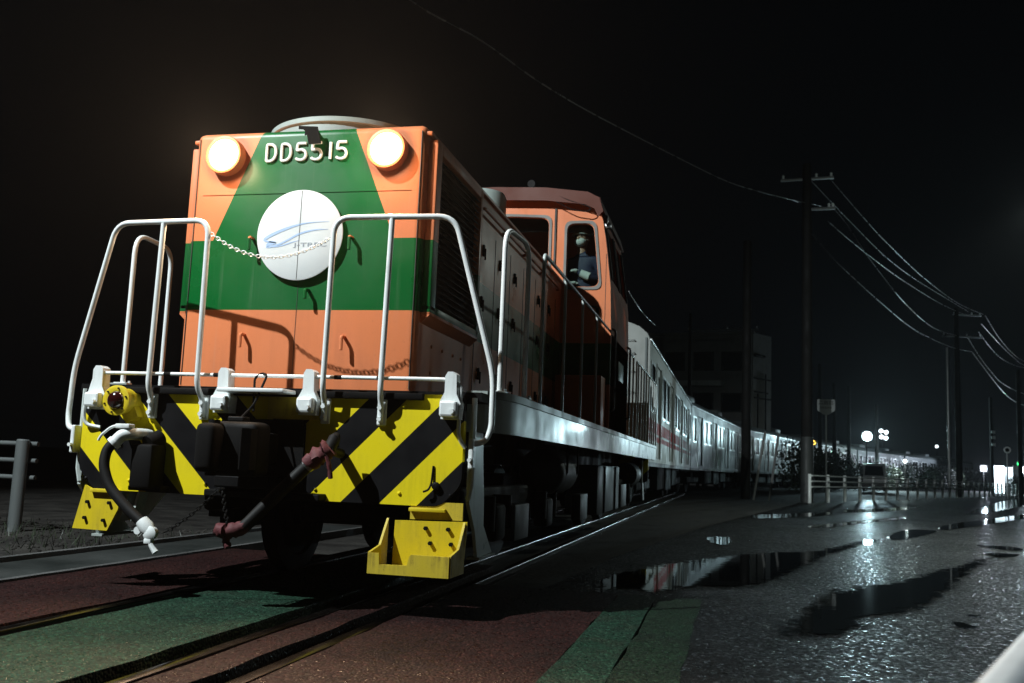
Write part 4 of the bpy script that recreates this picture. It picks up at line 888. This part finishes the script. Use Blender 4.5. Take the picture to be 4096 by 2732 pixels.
# ------------------------------------------------------------------ guard fences
def guard_fence(label, a, d, length, spacing, pr=0.055, rr=0.024, hts=(0.86, 0.685, 0.51), mat='fence_white', nposts=None, over=0.0, over0=None):
    d = Vector(d).normalized(); t = thing('guard_fence', label, 'fence', a, 0)
    n = int(length/spacing)+1 if nposts is None else nposts
    for k in range(n):
        p = d*(k*spacing)
        simple('post', mat, t, lambda bm: (tube(bm, [p+Vector((0, 0, -0.05)), p+Vector((0, 0, 0.9)), p+Vector((0, 0, 0.915))], pr, 16, radii=[pr, pr, pr*0.8])), 40)
    nr = Vector((d.y, -d.x, 0))
    for h in hts: simple('rail', mat, t, lambda bm: tube(bm, [d*(-(over if over0 is None else over0))+nr*(pr+rr*0.7)+Vector((0, 0, h)), d*(length+over)+nr*(pr+rr*0.7)+Vector((0, 0, h))], rr, 10), 40)
    return t
guard_fence('long white three rail guard fence along the wet road', F0, FDIR, 53.6, 2.06)
guard_fence('white guard fence continuing past the shrub at the fence end', F0+FDIR*56.2, FDIR, 24.7, 2.06)
guard_fence('white guard fence post and rails ending beside the level crossing', (-4.50, 3.42, -0.03), (-1, 0.06, 0), 8, 2.0, 0.066, 0.025, (0.87, 0.695, 0.52), 'fence_shaded', over=0.12)
guard_fence('white guard fence at the corner close to the wet road edge', tuple(Vector((3.03, -3.90, 0))+FDIR*1.7-FNRM*0.085), FDIR, 6.0, 2.0, 0.055, 0.028, (0.62, 0.44, 0.26), 'fence_mid', over=0.15, over0=2.4)
# ------------------------------------------------------------------ poles, arms and wires
def insulator(bm, p): lathe(bm, [(0.02, p[2]), (0.05, p[2]+0.03), (0.03, p[2]+0.06), (0.05, p[2]+0.10), (0.015, p[2]+0.14)], (p[0], p[1], 0), 'z', 10)
def pole(name, label, base, h, r0, r1, mat='pole_dark', arms=(), sheath=False, group=None):
    t = thing(name, label, 'pole', base, 0, group)
    s = simple('shaft', mat, t, lambda bm: tube(bm, [(0, 0, -0.1), (0, 0, h*0.5), (0, 0, h)], r0, 20, radii=[r0, (r0+r1)/2, r1]), 40)
    if sheath: simple('base_sheath', 'under_grey', t, lambda bm: tube(bm, [(0, 0, 0.0), (0, 0, 2.1)], r0*1.05, 20, radii=[r0*1.06, r0*1.03]), 40)
    for (dx, dy, z, l0, l1) in arms:
        d = Vector((dx, dy, 0)).normalized(); bm = B(); tube(bm, [d*l0+Vector((0, 0, z)), d*l1+Vector((0, 0, z))], 0.05, 6)
        arm = finish('cross_arm', bm, 'galvanised', t)
        for l in (l0+0.08, (l0+l1)/2+0.3, l1-0.08): simple('insulator', 'fence_white', arm, lambda bm: insulator(bm, tuple(d*l+Vector((0, 0, z+0.04)))), 40)
    return t
P1 = Vector((5.07, 27.15, 0)); P5 = hit_path(3838, [tuple((F0+FDIR*s-FNRM*0.8)[:2]) for s in (0, 80)])
z_a = zpx(716, P1, 3230); z_b = zpx(838, P1, 3230)
pole('utility_pole', 'thick dark utility pole with cross arms beside the pointed sign', P1, z_a+0.5, 0.195, 0.145, arms=((1, -0.12, z_a, -0.85, 0.85), (1, -0.12, z_b, -0.1, 0.9)), sheath=True)
z5 = zpx(1258, P5, 3838); z5b = zpx(1345, P5, 3838)
pole('utility_pole', 'tall utility pole carrying sagging wires over the long guard fence', P5, z5+0.4, 0.20, 0.14, arms=((1, 0.3, z5, -0.2, 1.6), (1, 0.3, z5b, -0.9, 1.6)))
p2 = Vector((3.20, 30.4, 0)); zt2 = zpx(965, p2, 2992)
pole('catenary_pole', 'thick dark pole standing close beside the second coach', p2, zt2, 0.175, 0.15)
pb = at_depth_y(2752, 1900, 52); pb.z = 0
pole('catenary_pole', 'thin dark mast behind the second coach in front of the block', pb, zpx(1255, pb, 2752), 0.12, 0.10, arms=((1, -0.2, zpx(1322, pb, 2752), -0.2, 4.0),))
cpath = offset_path(side_path, 1.5)
for u, hgt, lab in ((3280, 9, 'dark mast just behind the pointed sign post'), (3338, 8, 'dark mast crossing the fourth coach next to the sign'), (3396, 8.2, 'dark mast nearest the floodlight on the sign side'), (3508, 7.5, 'dark mast directly below the cluster of four lamps')):
    pole('catenary_mast', lab, hit_path(u, cpath), hgt, 0.16, 0.14)
pt = hit_path(3798, [tuple((F0+FDIR*s-FNRM*1.2)[:2]) for s in (0, 80)])
pole('steel_pole', 'slim steel pole with a bright edge beside the tall utility pole', pt, zpx(1390, pt, 3798), 0.085, 0.07, 'galvanised')
pu = hit_path(3970, [tuple((F0+FDIR*s-FNRM*1.5)[:2]) for s in (0, 120)])
t = pole('steel_pole', 'dark pole hung with small fittings in front of the hoarding', pu, zpx(1590, pu, 3970), 0.13, 0.12)
for v_ in (1728, 1750, 1778): simple('fitting', 'fence_white', t, lambda bm: box(bm, -0.05, 0.25, -0.2, -0.13, zpx(v_, pu, 3970)-0.12, zpx(v_, pu, 3970)+0.1, 0.03))
pv_ = at_depth_y(4084, 1930, 60); pv_.z = 0
pole('steel_pole', 'dark pole at the far road side behind the fence end', pv_, zpx(1480, pv_, 4084), 0.14, 0.12)
for k, (a, b2) in enumerate((((3055, 1760), (3013, 1981)), ((3110, 1765), (3077, 1981)))):
    bm = B(); A1 = at_depth_y(*b2, 29.2); A2 = at_depth_y(*a, 29.2); A2 = A1+(A2-A1)*1.15; A1.z = -0.05
    tag(finish('stay_cover', bm if tube(bm, [A1, A2], 0.045, 10) is None else bm, 'concrete', None, 50), ('leaning pale stay cover close to the dark pole', 'leaning pale stay cover close to the guard fence end')[k], 'stay')
def wire(label, px, p0, p1, r=0.012, group='sagging overhead wires', sub=6):
    d = (Vector(p1)-Vector(p0)); n = Vector((d.y, -d.x, 0)).normalized()
    P = [hit_plane(u, v, p0, n) for u, v in px]; out = []
    for i in range(len(P)-1):
        q = [P[max(0, min(len(P)-1, i+j))] for j in (-1, 0, 1, 2)]
        for k in range(sub):
            f = k/sub; out.append(0.5*((2*q[1])+(-q[0]+q[2])*f+(2*q[0]-5*q[1]+4*q[2]-q[3])*f*f+(-q[0]+3*q[1]-3*q[2]+q[3])*f**3))
    out.append(P[-1]); bm = B(); tube(bm, out, r, 6)
    return tag(finish('overhead_wire', bm, 'wire', None, 60), label, 'wire', group)
def zp(l): return [(2900+x*0.7655, 500+y*0.7655) for x, y in l]
E5 = P5+FDIR*60
wire('upper wire leaving the top cross arm of the thick dark pole', zp([(540, 270), (720, 480), (850, 620), (1035, 795), (1215, 930), (1350, 990)]), P1, P5, 0.014)
wire('wire sagging just below the upper wire between the two utility poles', zp([(430, 270), (640, 490), (830, 680), (985, 800), (1130, 890), (1270, 975)]), P1, P5, 0.013)
wire('middle wire from the lower cross arm of the thick dark pole', zp([(540, 505), (700, 640), (905, 795), (1120, 930), (1250, 990)]), P1, P5, 0.013)
wire('steepest bright wire hanging between the two utility poles', zp([(560, 425), (645, 530), (760, 705), (940, 930), (1090, 1060), (1225, 1105)]), P1, P5, 0.017)
wire('lowest sagging wire between the two utility poles', zp([(425, 535), (540, 670), (640, 770), (840, 950), (1000, 1075), (1180, 1160), (1290, 1185)]), P1, P5, 0.016)
for k, l in enumerate(([(1360, 995), (1430, 1110), (1500, 1190), (1563, 1235), (1700, 1300)], [(1340, 1040), (1450, 1160), (1520, 1225), (1563, 1255), (1700, 1310)], [(1325, 1080), (1420, 1200), (1500, 1250), (1563, 1268), (1700, 1290)], [(1268, 1108), (1330, 1210), (1400, 1300), (1450, 1350), (1563, 1405), (1700, 1430)], [(1293, 1188), (1400, 1330), (1480, 1420), (1563, 1465), (1700, 1500)])):
    wire(('highest', 'second highest', 'middle', 'second lowest', 'lowest')[k]+' wire running on from the tall utility pole', zp(l), P5, E5, 0.026, 'wires beyond the tall utility pole')
wire('twisted bright cable sweeping over the locomotive to the thick dark pole', [(1250, -330), (1500, -110), (1700, 40), (1920, 160), (2160, 330), (2400, 470), (2770, 660), (2900, 722), (2990, 753), (3130, 790), (3285, 825)], P1, (-7.0, 4.0, 0), 0.013, None)
wire('thin line dropping behind the locomotive cab roof', [(2515, 1165), (2545, 1215), (2580, 1262), (2620, 1300)], (1.05, 13.1, 0), (0.9, 9.0, 0), 0.006, None)
# ------------------------------------------------------------------ sign on post
sg = thing('stop_sign_post', 'grey pentagon sign pointing down on a slim pale post', 'sign', (5.90, 29.72, 0), R(-3))
tube_obj('post', [(0, 0.03, 0), (0, 0.03, 3.10)], 0.032, 'galvanised', sg, 10)
pls = panel('sign_plate', [rpoly([(-0.30, 3.53), (-0.30, 3.14), (-0.06, 2.985), (0.06, 2.985), (0.30, 3.14), (0.30, 3.53)], 0.05)], -0.02, 0.0, 'xz', 'sign_face', sg)
def glyph(bm, rects):
    for x0, x1, z0, z1 in rects: box(bm, x0, x1, -0.0245, -0.0205, z0, z1)
simple('character', 'sign_ink', pls, lambda bm: glyph(bm, [(-0.22, -0.11, 3.455, 3.47), (-0.245, -0.09, 3.36, 3.378)]))
for cx in (0.0, 0.165):
    simple('character', 'sign_ink', pls, lambda bm: glyph(bm, [(cx-0.07, cx+0.07, 3.35+k*0.035, 3.362+k*0.035) for k in range(4)]+[(cx-0.06+k*0.055, cx-0.047+k*0.055, 3.345, 3.475) for k in range(3)]))
for k in range(5):
    cx = -0.165+k*0.08
    simple('character', 'sign_ink', pls, lambda bm: glyph(bm, [(cx-0.03, cx+0.03, 3.215, 3.226), (cx-0.03, cx+0.03, 3.25, 3.261), (cx-0.028, cx-0.016, 3.20, 3.275), (cx+0.01, cx+0.02, 3.20, 3.275)]))
# ------------------------------------------------------------------ building beyond the train
bd = thing('apartment_block', 'dark concrete block with one pale end wall behind the train', 'building', (4.03, 60, 0))
Bq = [(0, 0), (1.24, 1.95), (0.6, 12), (-7.4, 12), (-7.0, 1.5)]
simple('wall', 'building_front', bd, lambda bm: prism(bm, Bq, -0.1, 10.15, 'xy'))
dE = Vector((1.24, 1.95, 0)).normalized(); nE = Vector((dE.y, -dE.x, 0))
bm = B(); q = [Vector((0, 0, 0))+nE*0.03, Vector((1.24, 1.95, 0))+nE*0.03, Vector((1.24, 1.95, 0))+nE*0.002, nE*0.002]
prism(bm, [tuple(v_[:2]) for v_ in q], 0.0, 10.25, 'xy'); ew = finish('end_wall', bm, 'building_wall', bd)
for s, z0, z1 in ((1.5, 1, 7.6), (0.5, 1, 6.2)): simple('wall_conduit', 'pole_dark', ew, lambda bm: tube(bm, [nE*0.09+dE*s+Vector((0, 0, z0)), nE*0.09+dE*s+Vector((0, 0, z1))], 0.05, 8))
for z, s1 in ((8.75, 1.3), (7.2, 2.1), (6.3, 1.8), (5.9, 2.2)): simple('wall_bracket', 'pole_dark', ew, lambda bm: tube(bm, [nE*0.1+dE*0.05+Vector((0, 0, z)), nE*0.1+dE*s1+Vector((0, 0, z))], 0.11 if z > 8 else 0.05, 6))
dF = Vector((-7.0, 1.5, 0)).normalized(); nF = Vector((dF.y, -dF.x, 0))
if nF.y > 0: nF = -nF
def facade(name, s0, s1, z0, z1, mat, out, parent): 
    a, b2 = dF*s0, dF*s1
    return simple(name, mat, parent, lambda bm: prism(bm, [tuple((p+nF*o_)[:2]) for p, o_ in ((a, 0.003), (b2, 0.003), (b2, out), (a, out))], z0, z1, 'xy'))
for z in (2.0, 4.9, 7.7):
    for s in (0.7, 2.6, 4.6):
        f = facade('window_frame', s, s+1.4, z, z+1.3, 'under_grey', 0.05, bd)
        facade('pane', s+0.08, s+1.32, z+0.08, z+1.22, 'dark_glass', 0.06, f)
facade('parapet', -0.1, 7.2, 10.16, 10.35, 'building_front', 0.15, bd)
facade('canopy', 1.9, 5.0, 6.6, 6.95, 'building_wall', 1.1, bd)
tube_obj('downpipe', [tuple(dF*0.12+nF*0.1+Vector((0, 0, 0))), tuple(dF*0.12+nF*0.1+Vector((0, 0, 10.1)))], 0.08, 'building_wall', bd, 8)
hs = at_depth_y(2870, 1650, 74); hs.z = 0
hb = thing('low_house', 'low dark house with a pitched roof behind the second coach', 'house', hs)
simple('wall', 'building_front', hb, lambda bm: box(bm, -4.0, 4.0, 0, 6, -0.1, 4.6))
simple('roof', 'concrete', hb, lambda bm: prism(bm, [(-4.4, 4.5), (4.4, 4.5), (2.8, 6.0), (-2.8, 6.0)], -0.4, 6.4))
# ------------------------------------------------------------------ lamps of the place
def street_lamp(label, base, head, power, col, r=0.12, emit='lamp_glow', aim=(0, 0, -1), cone=140, blend=0.6, spill=0):
    t = thing('street_lamp', label, 'street lamp', base)
    hd_ = Vector(head)-Vector(base); az = math.atan2(hd_.y, hd_.x)
    tube_obj('post', [(0, 0, -0.1), (0, 0, hd_.z+0.35), (hd_.x*0.3, hd_.y*0.3, hd_.z+0.5), (hd_.x, hd_.y, hd_.z+0.22)], 0.07, 'galvanised', t, 12, 0.4)
    hh = simple('lamp_head', 'galvanised', t, lambda bm: box(bm, hd_.x-0.30, hd_.x+0.30, hd_.y-0.14, hd_.y+0.14, hd_.z+0.14, hd_.z+0.24, 0.03))
    simple('lamp_glass', emit, hh, lambda bm: box(bm, hd_.x-0.22, hd_.x+0.22, hd_.y-0.1, hd_.y+0.1, hd_.z+0.10, hd_.z+0.139, 0.01))
    lp_ = light('lamp', 'SPOT', hd_, power, col, hh, shadow_soft_size=r, spot_size=R(cone), spot_blend=blend)
    if spill: light('lamp_spill', 'POINT', hd_, spill, col, hh, shadow_soft_size=0.2)
    lp_.rotation_euler = Vector(aim).to_track_quat('-Z', 'Y').to_euler()
    return t
street_lamp('white street lamp on a post at the left of the crossing', (-6.6, -5.6, 0), KEY_POS, KEY_W, KEY_COL, 0.06, aim=(5.1, 6.3, -8.0), cone=104, blend=0.35)
street_lamp('cyan white street lamp over the right road side', (ROAD_POS[0]+1.7, ROAD_POS[1]+0.4, 0), ROAD_POS, ROAD_W, ROAD_COL, 0.12, cone=156, blend=0.6, spill=430)
fp = hit_path(3470, offset_path(side_path, 1.2)); fz = zpx(1745, fp, 3470)
fl = thing('floodlight', 'glaring cyan white floodlight on a mast beside the train', 'floodlight', fp)
tube_obj('mast', [(0, 0.35, -0.1), (0, 0.35, fz+0.2)], 0.06, 'pole_dark', fl, 10)
fh = simple('lamp_head', 'galvanised', fl, lambda bm: (box(bm, -0.42, 0.42, 0.03, 0.25, fz-0.36, fz+0.36, 0.03), tube(bm, [(0, 0.35, fz), (0, 0.2, fz)], 0.05, 8)))
simple('lamp_glass', 'lamp_glow', fh, lambda bm: lathe(bm, [(0.40, 0.028), (0.40, 0.0), (0.32, -0.06), (0.12, -0.09)], (0, 0, fz), n=24), 60)
fs = light('lamp', 'SPOT', (0, -0.15, fz), FLOOD_W, FLOOD_COL, fh, shadow_soft_size=0.3, spot_size=R(135), spot_blend=0.4)
fs.rotation_euler = Vector((0.6, -0.8, -0.12)).to_track_quat('-Z', 'Y').to_euler()
c4 = at_depth_y(3535, 1738, 118)
t = thing('lamp_cluster', 'cluster of four small white lamps to the right of the floodlight', 'lamp', (c4.x, c4.y, 0))
tube_obj('mast', [(0, 0.2, -0.1), (0, 0.2, c4.z+0.8)], 0.08, 'pole_dark', t, 8)
for dx, dz in ((-0.3, 0.42), (0.28, 0.27), (-0.26, -0.3), (0.25, -0.42)): simple('lamp_face', 'small_white', t, lambda bm: lathe(bm, [(0.24, 0.1), (0.24, 0.0), (0.1, -0.03)], (dx, 0, c4.z+dz), n=14))
def small_lamp(label, px, y, mat, r, power=0, col=(1, 1, 1)):
    p = at_depth_y(*px, y); t = thing('signal_lamp', label, 'lamp', (p.x, p.y, 0))
    tube_obj('mast', [(0, 0.1, -0.1), (0, 0.1, p.z)], 0.05, 'pole_dark', t, 8)
    hh = simple('lamp_head', 'pole_dark', t, lambda bm: box(bm, -r*1.2, r*1.2, 0.02, 0.25, p.z-r*1.2, p.z+r*1.2, 0.03))
    simple('lamp_face', mat, hh, lambda bm: lathe(bm, [(r, 0.018), (r, 0.0), (r*0.4, -0.04)], (0, 0, p.z), n=16))
    if power: light('lamp', 'POINT', (0, -0.4, p.z), power, col, hh, shadow_soft_size=0.1)
small_lamp('small yellow lamp glowing between the dark pole and the sign post', (3254, 1771), 60, 'small_yellow', 0.14)
small_lamp('green signal lamp over the white hoarding at the road bend', (4079, 1856), 96, 'small_green', 0.22, 60, (0.1, 1, 0.3))
small_lamp('white lamp low at the road bend beside the hoarding', (4100, 1880), 92, 'small_white', 0.3, 2600, (0.7, 0.88, 1.0))
small_lamp('tiny white lamp above the coach roofs near the slim steel pole', (3747, 1786), 140, 'small_white', 0.2)
small_lamp('white lamp hidden low in the hedge before the last coaches', (3935, 1874), 112, 'small_white', 0.32, 1500, (0.75, 0.85, 1.0))
small_lamp('small white lamp at the coach side above the hedge', (3620, 1845), 84, 'small_white', 0.16, 400, (0.8, 1.0, 1.0))
# convex mirror
mp_ = at_depth_y(4029, 1800, 58)
t = thing('traffic_mirror', 'round convex traffic mirror with a pale rim on a post', 'mirror', (mp_.x, mp_.y, 0))
tube_obj('post', [(0, 0.1, -0.1), (0, 0.1, mp_.z+0.1)], 0.04, 'galvanised', t, 8)
simple('rim', 'fence_white', t, lambda bm: lathe(bm, [(0.17, 0.05), (0.20, 0.04), (0.205, -0.02), (0.175, -0.03), (0.17, 0.0)], (0, 0, mp_.z), n=28), 40)
simple('mirror_face', 'dark_glass', t, lambda bm: lathe(bm, [(0.169, 0.02), (0.12, 0.0), (0.04, -0.01)], (0, 0, mp_.z), n=28), 60)
# hoarding panels and shed
def hoarding(label, u0, u1, vtop, y, mat, ribs):
    a, b2 = at_depth_y(u0, 1930, y), at_depth_y(u1, 1930, y+1.0); a.z = b2.z = 0; h = zpx(vtop, a, u0)
    t = thing('hoarding', label, 'hoarding', a); d = b2-a; n = max(2, int(d.length/0.45)); dn = d.normalized(); nn = Vector((dn.y, -dn.x, 0))
    for k in range(n):
        p, q = d*(k/n), d*((k+0.94)/n)
        simple('sheet', mat, t, lambda bm: prism(bm, [tuple(x[:2]) for x in (p, q, q-nn*0.04, p-nn*0.04)], 0, h, 'xy'))
    return t
hoarding('pale smooth hoarding at the end of the hedge', 3978, 4018, 1862, 92, 'building_wall', False)
hoarding('yellowish corrugated hoarding beside the pale one', 4019, 4053, 1868, 90, 'concrete', True)
hoarding('bright white hoarding under the green signal', 4054, 4078, 1861, 88, 'fence_white', False)
# ------------------------------------------------------------------ hedge, shrubs, weeds
def leaves(bm, c, rx, ry, rz, n, size, rnd):
    for _ in range(n):
        while True:
            p = Vector((rnd.uniform(-1, 1), rnd.uniform(-1, 1), rnd.uniform(-1, 1)))
            if 0.25 < p.length < 1: break
        p = Vector((p.x*rx, p.y*ry, p.z*rz))+Vector(c); s = size*rnd.uniform(0.6, 1.4)
        u = Vector((rnd.gauss(0, 1), rnd.gauss(0, 1), rnd.gauss(0, 1))).normalized(); w = u.orthogonal().normalized()
        bm.faces.new([bm.verts.new(p+x) for x in (-u*s, w*s*0.45, u*s, -w*s*0.45)])
hp_ = offset_path(side_path, 2.6); rnd = random.Random(5); bm = B(); acc = 0
for a, b2 in zip(hp_[2:], hp_[3:]+[]):
    a, b2 = Vector((*a, 0)), Vector((*b2, 0)); n = int((b2-a).length/0.8)
    for k in range(n):
        p = a.lerp(b2, k/n)+Vector((rnd.uniform(-.5, .5), rnd.uniform(-.5, .5), 0)); h = rnd.uniform(1.05, 1.45)*(1.18 if p.y < 70 else 1.0)
        leaves(bm, (p.x, p.y, h*0.9), 0.85, 0.85, h*0.95, 150, 0.13, rnd)
hedge = finish('hedge', bm, 'leaf'); hedge['kind'] = 'stuff'; hedge['label'] = 'dark overgrown hedge between the fence and the train'; hedge['category'] = 'hedge'
bm = B(); e = F0+FDIR*54.9; leaves(bm, (0, 0, 0.8), 0.75, 0.7, 0.85, 700, 0.09, rnd)
t = thing('shrub', 'dark round shrub filling the gap in the guard fence', 'shrub', e); finish('crown', bm, 'leaf', t)
simple('stem', 'dark', t, lambda bm: [tube(bm, [(0, 0, -0.05), (math.cos(k)*0.2, math.sin(k)*0.2, 0.6), (math.cos(k)*0.4, math.sin(k)*0.35, 1.1)], 0.02, 6) for k in (0, 2, 4)])
bm = B(); rnd = random.Random(11)
for _ in range(1400):
    x = rnd.uniform(-7.0, -2.45); y = rnd.uniform(1.2, 4.2); 
    if rnd.random() > math.exp(-((x+4.1)**2/3+(y-2.6)**2/2)): continue
    a = rnd.uniform(0, 6.28); h = rnd.uniform(0.05, 0.16); w = Vector((math.cos(a), math.sin(a), 0))*0.006; tip = Vector((x, y, h-0.06))+Vector((rnd.gauss(0, .04), rnd.gauss(0, .04), 0))
    bm.faces.new([bm.verts.new(v_) for v_ in (Vector((x, y, -0.06))-w, Vector((x, y, -0.06))+w, tip)])
wd = finish('weeds', bm, 'leaf'); wd['kind'] = 'stuff'; wd['label'] = 'sparse low weeds in the dirt beside the crossing'; wd['category'] = 'weeds'
bm = B()
for _ in range(900):
    x = rnd.uniform(-8, -2.45); y = rnd.uniform(0.2, 5); s = rnd.uniform(0.01, 0.035)
    bmesh.ops.create_icosphere(bm, subdivisions=1, radius=s, matrix=Matrix.Translation((x, y, -0.055)) @ Matrix.Diagonal((rnd.uniform(.7, 1.4), 1, .7, 1)))
gv = finish('gravel', bm, 'soil'); gv['kind'] = 'stuff'; gv['label'] = 'loose stones in the dirt beside the crossing'; gv['category'] = 'gravel'
# ------------------------------------------------------------------ parked van behind the fence
vp = at_depth_y(3497, 1950, 66); vp.z = 0
vn = thing('parked_van', 'small grey van parked behind the guard fence facing the crossing', 'van', vp, R(-8))
prof = [(-1.65, 0.35), (-1.68, 0.85), (-1.55, 1.02), (-1.20, 1.82), (-0.95, 1.90), (1.62, 1.90), (1.68, 1.75), (1.68, 0.35)]
simple('body', 'van_paint', vn, lambda bm: (prism(bm, rpoly(prof, 0.08), -0.72, 0.72, 'yz')), 40)
simple('windscreen', 'dark_glass', vn, lambda bm: bm.faces.new([bm.verts.new(p) for p in ((-0.62, -1.555, 1.08), (0.62, -1.555, 1.08), (0.56, -1.265, 1.74), (-0.56, -1.265, 1.74))]))
for sx in (-1, 1):
    simple('headlamp', 'fence_white', vn, lambda bm: box(bm, sx*0.6-0.12, sx*0.6+0.12, -1.70, -1.66, 0.78, 0.95, 0.02))
    simple('wing_mirror', 'van_paint', vn, lambda bm: box(bm, sx*0.80-0.07, sx*0.80+0.07, -1.30, -1.22, 1.15, 1.33, 0.02))
    for y in (-1.05, 1.1): simple('wheel', 'rubber', vn, lambda bm: cyl(bm, (sx*0.60, y, 0.29), (sx*0.735, y, 0.29), 0.29, n=20))
    simple('side_window', 'dark_glass', vn, lambda bm: bm.faces.new([bm.verts.new((sx*0.724, y, z)) for y, z in ((-1.3, 1.15), (1.5, 1.15), (1.5, 1.72), (-1.05, 1.72))]))
simple('bumper', 'under_grey', vn, lambda bm: box(bm, -0.7, 0.7, -1.74, -1.65, 0.35, 0.55, 0.03))
simple('number_plate', 'sign_face', vn, lambda bm: box(bm, -0.17, 0.17, -1.755, -1.745, 0.42, 0.52))
# ------------------------------------------------------------------ damp night air
bm = B(); box(bm, -610, 610, -310, 910, -1.1, 17)
me = bpy.data.meshes.new('haze'); bm.to_mesh(me); bm.free()
hm = bpy.data.materials.new('haze_air'); hm.use_nodes = True; nt = hm.node_tree; nt.nodes.clear()
out = N(nt, 'ShaderNodeOutputMaterial'); pv = N(nt, 'ShaderNodeVolumePrincipled'); pv.inputs['Density'].default_value = 0.0002; pv.inputs['Color'].default_value = (0.9, 0.95, 1.0, 1); pv.inputs['Anisotropy'].default_value = 0.65
nt.links.new(pv.outputs[0], out.inputs['Volume']); me.materials.append(hm)
hz = bpy.data.objects.new('haze', me); COL.objects.link(hz); hz['kind'] = 'stuff'
